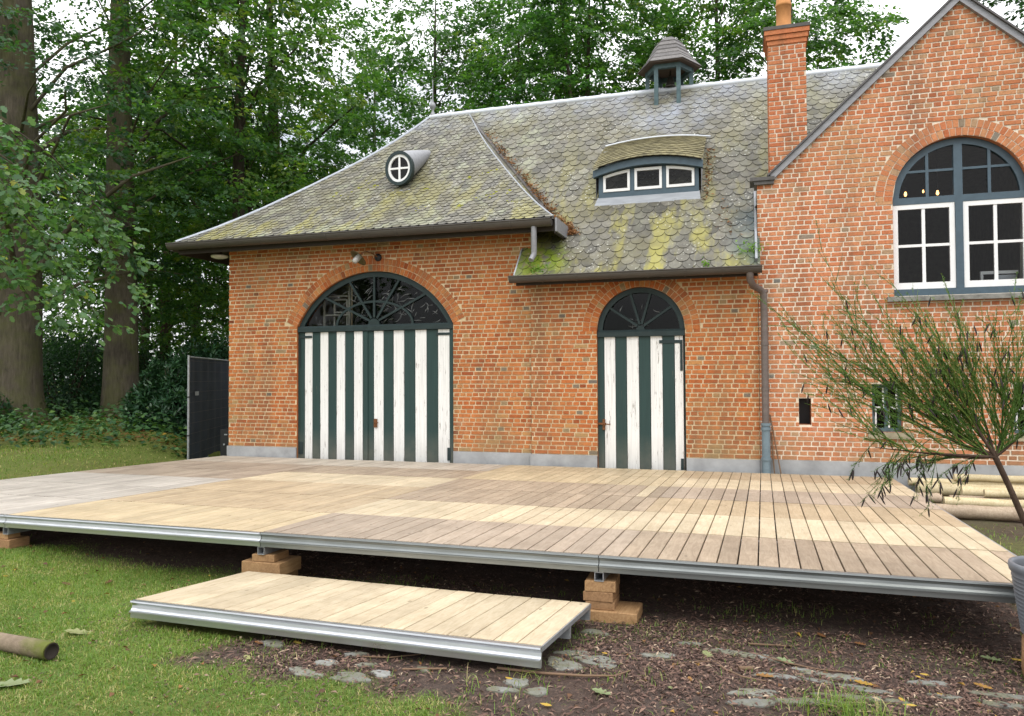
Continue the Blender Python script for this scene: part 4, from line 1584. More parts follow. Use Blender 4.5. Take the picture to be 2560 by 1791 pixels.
mb = MB()
Y = Y_W + 0.006
xs = sorted(set([GX0 + .004, 0.645, 0.80, 1.555, 1.92, 3.19, 3.56, GX1] + list(np.arange(0.3, 5.1, 0.2)) + list(np.linspace(P3['cx'] - P3['hw'], P3['cx'] + P3['hw'], 41)) + [0.37, GXC]))
for a, b in zip(xs[:-1], xs[1:]):
    m = (a + b) / 2
    iv = [(0.42, None)]
    segs = []
    cuts = [0.42]
    ar = None
    for p, q_, c, d in [HOLE] + BW:
        if p <= m <= q_:
            cuts += [c, d]
    if abs(m - P3['cx']) < P3['hw']:
        f = lambda x: P3['cz'] + math.sqrt(max(P3['R'] ** 2 - (x - P3['cx']) ** 2, 0))
        cuts += [P3['zb'], f]
    cuts.append(gtop)
    g = lambda c, x: c(x) if callable(c) else c
    for lo, hi in zip(cuts[::2], cuts[1::2]):
        mb.add([(a, Y, g(lo, a)), (b, Y, g(lo, b)), (b, Y, g(hi, b)), (a, Y, g(hi, a))], [(0, 1, 2, 3)])
mb.box(GX0 + .004, GX0 + .3, Y + .0005, 19, 0, 4.25)
mb.box(GX1 - .3, GX1, Y + .0005, 19, 0, 4.25)
mb.box(GX0 + .3, GX1 - .3, 18.7, 19, 0, 4.25)
wall2 = mb.build('wall', M['mortar_pale'], gable)
lay_bricks(wall2, Y_W, 0.43, 6.45, span_g, M['brick_pink'], 300, 1, 23, bank(M['brick_pink'], 1, 12))
arch_rings(gable, P3, Y_W, M['brick_pink'], 1, 33)
mb = MB()
reveal(mb, P3, Y_W, 0.3)
mb.build('reveal', M['brick_pink'], gable)
for a, b, c, d in [HOLE] + BW:
    mb = MB()
    for p in ([(a, c), (a, d)], [(a, d), (b, d)], [(b, d), (b, c)], [(b, c), (a, c)]):
        (x0, z0), (x1, z1) = p
        mb.add([(x0, Y_W + .002, z0), (x1, Y_W + .002, z1), (x1, Y_W + .25, z1), (x0, Y_W + .25, z0)], [(0, 1, 2, 3)], 0, 0.3)
    mb.build('reveal', M['brick_pink'], gable)
mb = MB()
mb.add([(0.6, Y_W + .25, 0.85), (0.9, Y_W + .25, 0.85), (0.9, Y_W + .25, 1.35), (0.6, Y_W + .25, 1.35)], [(0, 1, 2, 3)])
mb.build('vent_backing', M['black'], gable)
mb = MB()
mb.box(GX0, GX1, Y_W - 0.024, Y_W + 0.05, -0.05, 0.432)
mb.build('plinth', M['plinth'], gable)
# roof behind the gable and its coping
mb = MB()
for s in (-1, 1):
    xa = GXC + s * 2.55
    mb.add([(GXC, Y_W + .3, 6.36), (GXC, 19, 6.36), (xa, 19, 4.0), (xa, Y_W + .3, 4.0)], [(0, 1, 2, 3)])
mb.build('roof', M['slate'], gable)
mb = MB()
for s in (-1, 1):
    d = np.array([s * 1.0, -sl_g])
    ln = math.hypot(*d)
    d /= ln
    n_ = np.array([s * sl_g, 1.0]) / ln
    p0, p1 = np.array([GXC, 6.42]), np.array([GXC + s * 2.30, 6.42 - 2.30 * sl_g])
    c = [p0 - n_ * .0, p1 - n_ * .0, p1 + n_ * .075, np.array([GXC, 6.42 + .075 * ln])]
    mb.hexa([(v[0], Y_W - .055, v[1]) for v in c] + [(v[0], Y_W + .32, v[1]) for v in c])
mb.build('coping', M['zinc_dark'], gable)
mb = MB()
for s in (-1, 1):
    ln = math.hypot(1, sl_g)
    n_ = np.array([s * sl_g, 1.0]) / ln
    p0, p1 = np.array([GXC, 6.42]), np.array([GXC + s * 2.32, 6.42 - 2.32 * sl_g])
    c = [np.array([GXC, 6.42 + .077 * ln]), p1 + n_ * .077, p1 + n_ * .10, np.array([GXC, 6.42 + .10 * ln])]
    mb.hexa([(v[0], Y_W - .085, v[1]) for v in c] + [(v[0], Y_W + .35, v[1]) for v in c])
mb.build('coping_edge', simple('dark_coping', (0.09, 0.085, 0.085), 0.5), gable)
mb = MB()
mb.box(0.045, 0.37, Y_W - .07, Y_W + .34, 4.275, 4.325)
mb.box(0.10, 0.36, Y_W - .05, Y_W + .32, 4.225, 4.274)
mb.build('kneeler', simple('dark_kneeler', (0.10, 0.095, 0.09), 0.6, 0, 0.3, 0.3), gable)

# arched window
FY = Y_W + 0.085
mb = MB()
cx, cz, Rr = P3['cx'], P3['cz'], P3['R'] - .004
b0 = math.asin(max(-1, min(1, (3.93 - cz) / (Rr - .085))))
a0 = math.asin(max(-1, min(1, (3.885 - cz) / Rr)))
band(mb, arc_pts(cx, cz, Rr, a0, math.pi - a0, 40), arc_pts(cx, cz, Rr - .085, b0, math.pi - b0, 40), FY, FY + .07)
mb.box(cx - P3['hw'] + .004, cx + P3['hw'] - .004, FY - .02, FY + .07, 3.835, 3.925)
mb.box(cx - .05, cx + .05, FY - .008, FY + .069, 3.926, 4.60)
mb.box(cx - .045, cx + .045, FY - .03, FY + .07, 2.712, 3.834)
mb.box(cx - P3['hw'] + .004, cx + P3['hw'] - .004, FY - .03, FY + .07, 2.625, 2.711)
win = mb.build('arched_window', M['blue_paint'], gable)
for s in (-1, 1):
    mb = MB()
    x = cx + s * 0.36
    zt = cz + math.sqrt((Rr - .085) ** 2 - 0.36 ** 2)
    mb.box(x - .018, x + .018, FY + .004, FY + .04, 3.926, zt + .02)
    mb.build('glazing_bar', M['blue_paint'], win)
    mb = MB()
    xe = math.sqrt((Rr - .085) ** 2 - (4.27 - cz) ** 2)
    a, b = sorted((cx + s * .05, cx + s * (xe + .01)))
    mb.box(a, b, FY + .006, FY + .039, 4.255, 4.287)
    mb.build('glazing_bar', M['blue_paint'], win)
    a, b = sorted((cx + s * .048, cx + s * (P3['hw'] - .008)))
    mb = MB()
    w = 0.062
    mb.box(a, b, FY - .014, FY + .045, 2.714, 2.714 + .085)
    mb.box(a, b, FY - .014, FY + .045, 3.834 - w, 3.833)
    mb.box(a, a + w, FY - .0135, FY + .0445, 2.80, 3.834 - w)
    mb.box(b - w, b, FY - .0135, FY + .0445, 2.80, 3.834 - w)
    sash = mb.build('sash', M['white_paint'], win)
    m = (a + b) / 2
    mb = MB()
    mb.box(m - .02, m + .02, FY - .006, FY + .03, 2.80, 3.77)
    mb.box(a + w, m - .0205, FY - .0055, FY + .029, 3.27, 3.305)
    mb.box(m + .0205, b - w, FY - .0055, FY + .029, 3.27, 3.305)
    mb.build('sash_bars', M['white_paint'], win)
    for (p, q_) in ((a + w, m - .02), (m + .02, b - w)):
        for (c, d) in ((2.80, 3.27), (3.305, 3.772)):
            mb = MB()
            tl = rng.uniform(-.004, .004, 2)
            mb.add([(p - .004, FY + .012, c - .004), (q_ + .004, FY + .012 + tl[0], c - .004), (q_ + .004, FY + .012 + tl[0] + tl[1], d + .004), (p - .004, FY + .012 + tl[1], d + .004)], [(0, 1, 2, 3)])
            mb.build('pane', M['glass'], win)
    mb = MB()
    pts = [(cx, 3.92)] + [(cx + s * abs(x - cx), z) for x, z in arc_pts(cx, cz, Rr - .08, b0, math.pi / 2, 20)]
    mb.add([(x, FY + .03, z) for x, z in pts], [tuple(range(len(pts)))])
    mb.build('pane', M['glass'], win)
mb = MB()
mb.prism([(Y_W - .10, 2.545), (Y_W - .10, 2.60), (Y_W + .08, 2.628), (Y_W + .08, 2.545)], 1.755, 3.52, lambda p, s: (s, p[0], p[1]))
mb.build('window_sill', M['stone_sill'], gable)
for a, b, c, d in BW:
    mb = MB()
    yb = Y_W + .10
    mb.box(a, b, yb, yb + .05, c, c + .05)
    mb.box(a, b, yb, yb + .05, d - .045, d)
    for p in (a, b - .045, (a + b) / 2 - .022):
        mb.box(p, p + .045, yb + .0005, yb + .0495, c + .05, d - .045)
    w_ = mb.build('basement_window', M['turret_paint'], gable)
    mb = MB()
    for p in ((a + .046, (a + b) / 2 - .024), ((a + b) / 2 + .024, b - .046)):
        mb.box(p[0], p[1], yb - .004, yb + .02, (c + d) / 2 - .012, (c + d) / 2 + .018)
        mb.box(p[0], p[0] + .02, yb - .004, yb + .02, c + .05, (c + d) / 2 - .0125)
        mb.box(p[1] - .02, p[1], yb - .0035, yb + .02, (c + d) / 2 + .0185, d - .046)
    mb.build('glazing_bar', M['white_paint'], w_)
    mb = MB()
    mb.add([(a, yb + .03, c), (b, yb + .03, c), (b, yb + .03, d), (a, yb + .03, d)], [(0, 1, 2, 3)])
    mb.build('pane', M['glass'], w_)
    mb = MB()
    mb.box(a - .055, b + .12, Y_W - .05, Y_W + .09, c - .085, c - .002)
    mb.build('window_sill', simple('ochre_stone_sill', (0.32, 0.28, 0.19), 0.85, 0, 0.2, 0.3, 9), w_)
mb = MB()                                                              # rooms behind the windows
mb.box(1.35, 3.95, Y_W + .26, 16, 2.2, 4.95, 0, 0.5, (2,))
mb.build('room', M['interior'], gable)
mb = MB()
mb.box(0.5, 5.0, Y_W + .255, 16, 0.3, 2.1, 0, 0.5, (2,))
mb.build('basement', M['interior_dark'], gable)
# chimney
mb = MB()
mb.box(0.322, 0.822, 11.452, 11.95, 3.6, 6.45)
ch = mb.build('chimney', M['mortar_pale'], gable)
r = np.random.default_rng(51)
mb = MB()
z, k = 4.05, 0
while z < 6.40:
    L = HDR if k % 2 else STR
    off = 0.322 - 0.003 + (0 if k % 2 else -L * (0.5 if k % 4 else 0.25))
    for side in range(2):
        a0_, b0_ = (0.318, 0.826) if side == 0 else (11.452, 11.95)
        x = a0_ - L * r.choice([0, .25, .5])
        while x < b0_:
            p, q_ = max(x + JT / 2, a0_), min(x + L - JT / 2, b0_)
            if q_ - p > .03:
                t = brick_tone(r, 1) * 0.75
                if side == 0:
                    sub = MB()
                    brick_mesh_add(sub, p, q_, 11.444, z + JT / 2, z + CRS - JT / 2, r, t)
                    sub.build('brick', M['brick_pink'], ch)
                else:
                    e = [(0.3225, p, z + .006), (0.3225, q_, z + .006), (0.3225, q_, z + CRS - .006), (0.3225, p, z + CRS - .006)]
                    g = [(0.314, y, zz_) for _, y, zz_ in e]
                    mb.add(e + g, [(4, 7, 6, 5), (0, 4, 5, 1), (1, 5, 6, 2), (2, 6, 7, 3), (3, 7, 4, 0)], 0, t)
            x += L
    z += CRS
    k += 1
mb.build('bricks', M['brick_pink'], ch, 'stuff')
mb = MB()
for z0, z1, e in ((6.30, 6.36, .012), (6.365, 6.43, .03), (6.435, 6.50, .048)):
    mb.box(0.318 - e, 0.826 + e, 11.444 - e, 11.955 + e, z0, z1, 0, 0.45)
mb.build('chimney_head', M['brick_pink'], ch)
mb = MB()
mb.box(0.258, 0.886, 11.385, 12.015, 6.502, 6.55)
mb.build('chimney_cap', simple('dark_cap', (0.085, 0.08, 0.075), 0.6), ch)
mb = MB()
mb.lathe([(0.12, 6.55), (0.12, 6.60), (0.103, 6.62), (0.103, 6.93), (0.112, 6.935), (0.112, 6.97), (0.1, 6.98), (0.095, 7.35), (0.12, 7.37), (0.12, 7.42), (0.08, 7.42), (0.08, 7.0)], (0.545, 11.68, 0), 24)
mb.build('chimney_pot', M['terracotta'], ch)

# things seen inside the gable window
for i, (x, y, z, l) in enumerate(((2.159, 12.0, 4.155, 'leftmost glowing bulb hanging behind the arched gable window'), (2.565, 12.9, 4.371, 'small middle glowing bulb behind the arched gable window'), (2.545, 11.9, 4.123, 'rightmost glowing bulb hanging behind the arched gable window'))):
    t = thing('hanging_bulb', l, 'light bulb', (x, y, z), 'glowing bulbs inside the gabled house')
    mb = MB()
    s = 0.78 if i != 1 else 0.55
    mb.lathe([(0.0, -.045 * s), (0.018 * s, -.036 * s), (0.026 * s, -.01 * s), (0.018 * s, .022 * s), (0.01, .04 * s)], (x, y, z), 12)
    mb.build('bulb', M['bulb'], t)
    mb = MB()
    mb.tube([(x, y, z + .04 * s), (x, y, z + .09)], 0.012, 8)
    mb.tube([(x, y, z + .09), (x, y, 4.94)], 0.004, 5)
    mb.build('cord', M['black'], t)
t = thing('curtain', 'pale curtain hanging at the right side inside the arched window', 'curtain', (3.47, 11.6, 2.7))
mb = MB()
pts = [(3.40 + .03 * k + .0, 11.52 + .03 * (k % 2)) for k in range(7)]
vs = [(x, y, 2.4) for x, y in pts] + [(x + .03, y, 4.0) for x, y in pts]
mb.add(vs, [(k, k + 1, 8 + k, 7 + k) for k in range(6)], 0, .5, True)
mb.build('cloth', M['curtain'], t)
t = thing('white_appliance', 'white box with a grey grille standing on the inner sill of the arched window', 'appliance', (3.05, 11.45, 2.7))
mb = MB()
mb.box(2.93, 2.96, 11.42, 11.47, 2.45, 2.94)
mb.box(2.96, 3.36, 11.42, 11.47, 2.90, 2.94)
mb.build('frame', M['white_paint'], t)
mb = MB()
mb.box(3.13, 3.34, 11.43, 11.55, 2.45, 2.885)
mb.build('grille', M['steel'], t)

# ------------------------------------------------------------------ lamps on the coach house
t = thing('wall_lamp', 'old wall lamp with olive shade on a swan neck above the wide door', 'lamp', (-5.70, 11.10, 3.53))
mb = MB()
mb.lathe([(0.0, .035), (0.045, .035), (0.06, .02), (0.062, 0)], (-5.70, 11.145, 3.525), 16, axis=(0, -1, 0))
mb.build('back_plate', M['black'], t)
mb = MB()
sc = np.array([-5.875, 10.86, 3.52])
mb.tube([(-5.70, 11.12, 3.53), (-5.74, 11.0, 3.575), (-5.80, 10.93, 3.595), (-5.84, 10.88, 3.57), tuple(sc)], 0.011, 8)
mb.build('arm', M['rust'], t)
ax = np.array([-0.42, -0.55, -0.72])
ax /= np.linalg.norm(ax)
mb = MB()
mb.lathe([(0.035, -.01), (0.05, .0), (0.10, .02), (0.152, .045), (0.155, .05), (0.15, .052), (0.10, .028), (0.05, .01), (0.0, .008)], sc, 24, axis=ax)
mb.build('shade', M['olive'], t)
mb = MB()
mb.lathe([(0.045, .01), (0.048, .09), (0.045, .13), (0.032, .155), (0.0, .162)], sc, 16, axis=ax)
mb.build('glass_jar', M['dirtyglass'], t)
t = thing('eaves_lamp', 'flat white disc lamp hanging under the left end of the eaves', 'lamp', (-8.87, 11.3, 3.7))
mb = MB()
mb.lathe([(0.0, 3.765), (0.06, 3.765), (0.14, 3.745), (0.148, 3.73), (0.135, 3.71), (0.07, 3.69), (0.0, 3.685)], (-8.87, 11.3, 0), 24)
mb.build('disc', M['milk'], t)
mb = MB()
mb.box(-8.90, -8.84, 11.27, 11.33, 3.762, 3.84)
mb.build('bracket', M['stained'], t)

# ------------------------------------------------------------------ stage deck
DO = np.array([-6.1193, 5.0461, 0.4202])
HD, TL, PL_ = -0.0165, -0.026, 2.5872
e1 = np.array([math.cos(HD), math.sin(HD), 0])
e2 = np.array([-math.sin(HD) * math.cos(TL), math.cos(HD) * math.cos(TL), math.sin(TL)])
e3 = np.cross(e1, e2)
DT = lambda u, v, w: DO + e1 * u + e2 * v + e3 * w
deckM = Matrix(((e1[0], e2[0], e3[0], 0), (e1[1], e2[1], e3[1], 0), (e1[2], e2[2], e3[2], 0), (0, 0, 0, 1)))
deck = thing('stage_deck', 'low modular wooden stage of differently weathered panels before the brick doors', 'stage', tuple(DT(1.3, 0, -0.4)))
NP, PP = 21, PL_ / 21
tones = {2: ['brown', 'cream', 'tan', 'grey', 'cream', 'tan'], 1: ['grey', 'cream', 'brown', 'brown', 'yellow', 'yellow'],
         0: ['yellow', 'tan', 'tan', 'cream', 'brown', 'beige'], -1: ['silver', 'silver', 'silver', 'grey', 'grey', 'beige']}
plank_bank = {}


def plank_meshes(key):
    if key not in plank_bank:
        out = []
        for k in range(6):
            q = MB()
            hw = PP / 2 - 0.0035 - 0.0008 * (k % 3)
            c = 0.0025
            q.prism([(-hw, -.026), (hw, -.026), (hw, -c), (hw - c, 0), (-hw + c, 0), (-hw, -c)], 0.006, 0.992, lambda p, s: (p[0], s, p[1]), 0, k / 6)
            out.append(q.mesh('plank', M[key]))
        plank_bank[key] = out
    return plank_bank[key]


r = np.random.default_rng(61)
cells = [(c, rw) for rw in range(6) for c in (-1, 0, 1, 2)]
order = sorted(cells, key=lambda cr: proj(np.array([DT((cr[0] + .5) * PL_, cr[1] + .5, 0)]))[2][0] + (2 if cr[0] == -1 else 0))
single_cells = set(order[:14])
far_planks = MB()
far_keys = ['w_silver', 'w_grey', 'w_beige', 'w_tan', 'w_yellow', 'w_cream', 'w_brown']
for (c, rw) in cells:
    u0, v0 = c * PL_, float(rw)
    q = MB()
    for (a, b, cc, d) in ((0.002, 0.04, 0.004, 0.996), (PL_ - .04, PL_ - .002, 0.004, 0.996), (0.041, PL_ - .041, 0.006, 0.045), (0.041, PL_ - .041, 0.955, 0.994)):
        q.frame_box(DT, u0 + a, u0 + b, v0 + cc, v0 + d, -0.105, -0.0275)
    pan = q.build('deck_panel', M['steel'], deck)
    key = 'w_' + tones[c][rw]
    if tones[c][rw] in ('silver', 'cream', 'brown'):
        pan['label'] = {'silver': 'silvery white weathered panel', 'cream': 'fresh cream coloured panel', 'brown': 'dark brown weathered panel'}[tones[c][rw]]
    dz = r.uniform(-.0015, .0015)
    for k in range(NP):
        kk = key
        if (c, rw, k) in ((2, 0, 19), (1, 3, 19)):
            kk = 'w_cream'
        if (c, rw) == (2, 0) and k == 0:
            kk = 'w_grey'
        uc, w = u0 + (k + .5) * PP, dz + r.uniform(-.0012, .0012)
        if (c, rw) in single_cells:
            me = plank_meshes(kk)[r.integers(6)]
            m4 = deckM.copy()
            m4.translation = Vector(DT(uc, v0, w))
            put('plank', me, pan, m4)
        else:
            hw = PP / 2 - 0.004
            far_planks.frame_box(DT, uc - hw, uc + hw, v0 + .006, v0 + .992, w - .026, w, far_keys.index(kk), float(r.random()))
far_planks.build('planks', [M[k] for k in far_keys], deck, 'stuff')
rail_prof = [(0.001, -.002), (-.028, -.004), (-.030, -.013), (-.016, -.020), (-.010, -.034), (-.012, -.050), (-.022, -.062), (-.034, -.066), (-.034, -.074), (-.020, -.079), (-.019, -.107), (0.001, -.107)]
for c in (-1, 0, 1, 2):
    q = MB()
    q.prism(rail_prof, c * PL_ + .003, (c + 1) * PL_ - .003, lambda p, s: DT(s, p[0], p[1]))
    q.build('edge_rail', M['alu'] if c < 1 else M['alu_dark'], deck)
    q = MB()
    q.prism([(6.0 - v_, w_) for v_, w_ in rail_prof], c * PL_ + .003, (c + 1) * PL_ - .003, lambda p, s: DT(s, p[0] + .0, p[1]))
    q.build('added_back_rail', M['alu_dark'], deck)  # unseen rail added to block light from under the deck
q = MB()
q.frame_box(DT, -PL_ - .03, -PL_, 0.0, 6.0, -.107, -.004)
q.build('side_rail', M['alu_dark'], deck)  # left edge rail, added to keep light out below the deck
for c in (-1, 0, 1, 2, 3):
    u = c * PL_ + (0 if c < 3 else -.06) + (.06 if c == -1 else 0)
    q = MB()
    o, i = 0.030, 0.025
    for (a, b, cc, d) in ((-o, -i, -o, o), (i, o, -o, o), (-i, i, i, o), (-i, i, -o, -i)):
        q.frame_box(DT, u + a, u + b, -.012, 5.95, -.139 + cc, -.139 + d)
    q.build('square_tube', M['steel'], deck)
q = MB()
q.frame_box(DT, 3 * PL_ - .0005, 3 * PL_ + .012, 0.0, 5.98, -.10, -.006)
q.build('side_rail', M['steel'], deck)

# blocks under the deck joints
def block(x0, x1, y0, y1, z0, z1, label, mat='timber', rot=0.0):
    t = MB()
    cx_, cy_ = (x0 + x1) / 2, (y0 + y1) / 2
    e = 0.004
    R2 = lambda x, y: (cx_ + (x - cx_) * math.cos(rot) - (y - cy_) * math.sin(rot), cy_ + (x - cx_) * math.sin(rot) + (y - cy_) * math.cos(rot))
    lv = [(z0, e), (z0 + e, 0), (z1 - e, 0), (z1, e)]
    vs = []
    for z, i in lv:
        for x, y in ((x0 + i, y0 + i), (x1 - i, y0 + i), (x1 - i, y1 - i), (x0 + i, y1 - i)):
            vs.append((*R2(x, y), z))
    fs = [(3, 2, 1, 0), (12, 13, 14, 15)] + [(l * 4 + k, l * 4 + (k + 1) % 4, l * 4 + 4 + (k + 1) % 4, l * 4 + 4 + k) for l in range(3) for k in range(4)]
    t.add(vs, fs, 0, rng.random())
    o = t.build('timber_block', M[mat])
    return tag(o, label, 'timber block', 'timber blocks propping the stage')


block(-1.045, -0.845, 4.95, 5.19, 0.182, 0.252, 'top timber block of the four-high stack beside the step', 'timber', .04)
block(-1.05, -0.855, 4.95, 5.18, 0.119, 0.181, 'second timber block from the top of the four-high stack', 'timber_old', -.02)
block(-1.04, -0.85, 4.955, 5.18, 0.066, 0.118, 'third timber block from the top of the four-high stack', 'timber_old', .02)
block(-1.03, -0.70, 4.93, 5.2, -0.01, 0.065, 'wide bottom timber block of the four-high stack', 'timber', .0)
block(-3.62, -3.43, 5.0, 5.2, 0.195, 0.25, 'small pale block on top of the stack left of the step', 'timber', .03)
block(-3.70, -3.36, 4.985, 5.26, 0.095, 0.194, 'thick knotty block in the stack left of the step', 'timber', -.03)
block(-3.69, -3.38, 4.99, 5.25, -0.01, 0.094, 'bottom block of the stack left of the step', 'timber_old', .02)
block(-6.30, -6.12, 5.05, 5.17, 0.205, 0.25, 'small pale block under the stage at the left picture edge', 'timber', .02)
block(-6.38, -6.07, 5.03, 5.22, 0.11, 0.204, 'brown plank block under the small one at the left picture edge', 'timber_old', -.02)

# ------------------------------------------------------------------ loose step panel
sA, sB = np.array([-3.615, 3.83, 0.232]), np.array([-1.01, 3.745, 0.232])     # front corners
sC = np.array([-0.975, 4.81, 0.148])
s1 = (sB - sA) / np.linalg.norm(sB - sA)
dv_ = sC - sB
s2 = dv_ - s1 * (dv_ @ s1)
SD = np.linalg.norm(s2)
s2 /= SD
s3 = np.cross(s1, s2)
SL = np.linalg.norm(sB - sA)
ST = lambda u, v, w: sA + s1 * u + s2 * v + s3 * w
step = thing('step_panel', 'loose pale pine platform with metal front rail lying as a step before the stage', 'step', tuple(ST(SL / 2, 0, -.1)))
sp = SL / 20
stepM = Matrix(((s1[0], s2[0], s3[0], 0), (s1[1], s2[1], s3[1], 0), (s1[2], s2[2], s3[2], 0), (0, 0, 0, 1)))
sm = []
for k in range(5):
    q = MB()
    hw = sp / 2 - 0.003
    q.prism([(-hw, -.026), (hw, -.026), (hw, -.002), (hw - .002, 0), (-hw + .002, 0), (-hw, -.002)], 0.006, SD - .002, lambda p, s: (p[0], s, p[1]), 0, k / 5)
    sm.append(q.mesh('plank', M['w_cream']))
for k in range(20):
    m4 = stepM.copy()
    m4.translation = Vector(ST((k + .5) * sp, 0, rng.uniform(-.001, .001)))
    put('plank', sm[k % 5], step, m4)
q = MB()
q.prism(rail_prof, -.002, SL + .002, lambda p, s: ST(s, p[0], p[1] * 0.98))
q.build('edge_rail', M['alu'], step)
q = MB()
q.frame_box(ST, 0.0, SL, SD - .03, SD, -.10, -.028)
q.frame_box(ST, 0.0, SL, SD * .52, SD * .52 + .03, -.10, -.028)
q.frame_box(ST, SL - .004, SL + .004, .004, SD, -.030, -.004)
q.frame_box(ST, -.004, .004, .004, SD, -.10, -.004)
q.build('frame', M['steel'], step)

# ------------------------------------------------------------------ fence and case at the left corner
t = thing('fence_panel', 'site fence panel covered with blue-black screen cloth beside the left brick corner', 'fence', (-8.81, 10.47, 0.0))
fd = np.array([-0.42, 0.907])
fx0 = np.array([-9.72, 11.55])
zb_, zt_ = -0.02, 2.01
FP = lambda s, o=0: fx0 + fd * s + np.array([fd[1], -fd[0]]) * o
mb = MB()
for s in (0.0, 3.4):
    p = FP(s)
    mb.tube([(p[0], p[1], zb_), (p[0], p[1], zt_)], 0.021, 10)
a, b = FP(0), FP(3.4)
mb.tube([(a[0], a[1], zt_ - .03), (b[0], b[1], zt_ - .03)], 0.016, 8)
mb.tube([(a[0], a[1], 0.03), (b[0], b[1], 0.03)], 0.016, 8)
mb.build('tube_frame', M['steel'], t)
mb = MB()
K = 30
for i in range(K):
    s0, s1_ = 0.02 + 3.36 * i / K, 0.02 + 3.36 * (i + 1) / K
    w0, w1 = .012 * math.sin(i * 1.3), .012 * math.sin((i + 1) * 1.3)
    p, q_ = FP(s0, .0 + w0), FP(s1_, .0 + w1)
    mb.add([(p[0], p[1], 0.0), (q_[0], q_[1], 0.0), (q_[0], q_[1], zt_ - .04), (p[0], p[1], zt_ - .04)], [(0, 1, 2, 3)], 0, .5, True)
mb.build('screen_cloth', M['screen'], t)
mb = MB()
for k in range(10):
    z = 0.2 + k * 0.19
    p, q_ = FP(0, .022), FP(3.4, .022)
    mb.tube([(p[0], p[1], z), (q_[0], q_[1], z)], 0.0022, 4)
mb.build('mesh_wires', M['gutter'], t, 'stuff')
mb = MB()
p, q_ = FP(.32, .03), FP(.55, .03)
mb.hexa([(p[0], p[1], 1.27), (q_[0], q_[1], 1.27), (q_[0], q_[1] + .006, 1.27), (p[0], p[1] + .006, 1.27), (p[0], p[1], 1.345), (q_[0], q_[1], 1.345), (q_[0], q_[1] + .006, 1.345), (p[0], p[1] + .006, 1.345)])
mb.build('name_plate', M['steel'], t)
for z in (0.55, 1.25):
    mb = MB()
    p = FP(0)
    mb.tube([(p[0], p[1], z - .012), (p[0], p[1], z + .012)], 0.026, 10)
    mb.build('clamp', M['black'], t)
t = thing('equipment_case', 'black equipment case between the dark fence and the brick corner', 'case', (-8.82, 11.55, 0.0))
mb = MB()
mb.box(-8.99, -8.60, 11.5, 11.9, -0.02, 0.68)
mb.build('body', M['case'], t)
mb = MB()
for (x0, x1, z0, z1) in ((-8.90, -8.84, .58, .60), (-8.92, -8.89, .40, .43), (-8.74, -8.70, .40, .44), (-8.76, -8.73, .18, .26)):
    mb.box(x0, x1, 11.485, 11.499, z0, z1)
mb.build('fittings', M['steel'], t)
for (x0, x1, z1, lb) in ((0.44, 0.27, 1.05, 'longer thin rod leaning against the wall beside the downpipe'), (0.33, 0.285, 0.8, 'shorter thin rod standing close behind the lower downpipe')):
    mb = MB()
    mb.tube([(x0, 11.0, 0.0), (x1, 11.09, z1)], 0.010, 6)
    tag(mb.build('garden_rod', M['twig']), lb, 'rod', 'rods leaning beside the downpipe')

# ------------------------------------------------------------------ poles on the ground at the right
poles = [(1.86, 2.80, 9.52, 9.47, .085, .072, 'front thick pole of the pile, greyed underneath', 'pole_old'),
         (2.16, 4.3, 10.08, 10.0, .10, .058, 'yellowish pole with a sawn end behind the front pole', 'pole'),
         (1.86, 2.20, 10.42, 10.40, .09, .06, 'short dark pole end lying close to the stage', 'pole_old'),
         (2.28, 4.2, 10.36, 10.30, .10, .04, 'thin pole squeezed between thicker ones in the pile', 'pole_old'),
         (2.62, 4.3, 10.25, 10.14, .19, .05, 'pale pole lying on top of the pile front', 'pole'),
         (2.47, 4.4, 10.62, 10.56, .15, .065, 'pale thick pole starting behind the shrub branches', 'pole'),
         (2.02, 4.5, 10.86, 10.80, .135, .085, 'thickest greenish pole near the grey plinth', 'pole'),
         (1.95, 4.4, 10.98, 10.99, .21, .05, 'pole with a pointed end lying against the plinth', 'pole'),
         (2.46, 4.5, 10.93, 10.95, .285, .045, 'topmost thin white pole against the plinth', 'pole')]
for (xa, xb, ya, yb, z, rr, lb, mt) in poles:
    q = MB()
    n_ = 7
    q.tube([(lerp(xa, xb, k / n_), lerp(ya, yb, k / n_) + .006 * math.sin(k * 1.7), z - hgt(0, 0) * 0 + .004 * math.sin(k * 2.3)) for k in range(n_ + 1)], [rr * (1 + .04 * math.sin(k * 2.1 + xa)) for k in range(n_ + 1)], 14, 0, rng.random())
    tag(q.build('wooden_pole', M[mt]), lb, 'pole', 'peeled poles piled beside the stage')

# mossy log at the left edge
t = thing('mossy_log', 'mossy round post lying on the grass at the left picture edge', 'log', (-3.75, 3.30, 0.08))
q = MB()
A, B = np.array([-4.75, 3.335, 0.125]), np.array([-3.605, 3.235, 0.120])
q.tube([A + (B - A) * k / 8 for k in range(9)], [.047 + .002 * math.sin(k * 2) for k in range(9)], 16, 0, .5, True)
q.build('trunk', M['log'], t)
q = MB()
d = (B - A) / np.linalg.norm(B - A)
q.lathe([(0.044, .001), (0.036, .003), (0.034, -.004), (0.0, -.005)], B + d * .006, 16, axis=d)
q.build('cut_end', simple('painted_hollow_dark', (0.022, 0.016, 0.012), 0.9), t)  # near-black disc, the darkness of the hollow end put into its colour

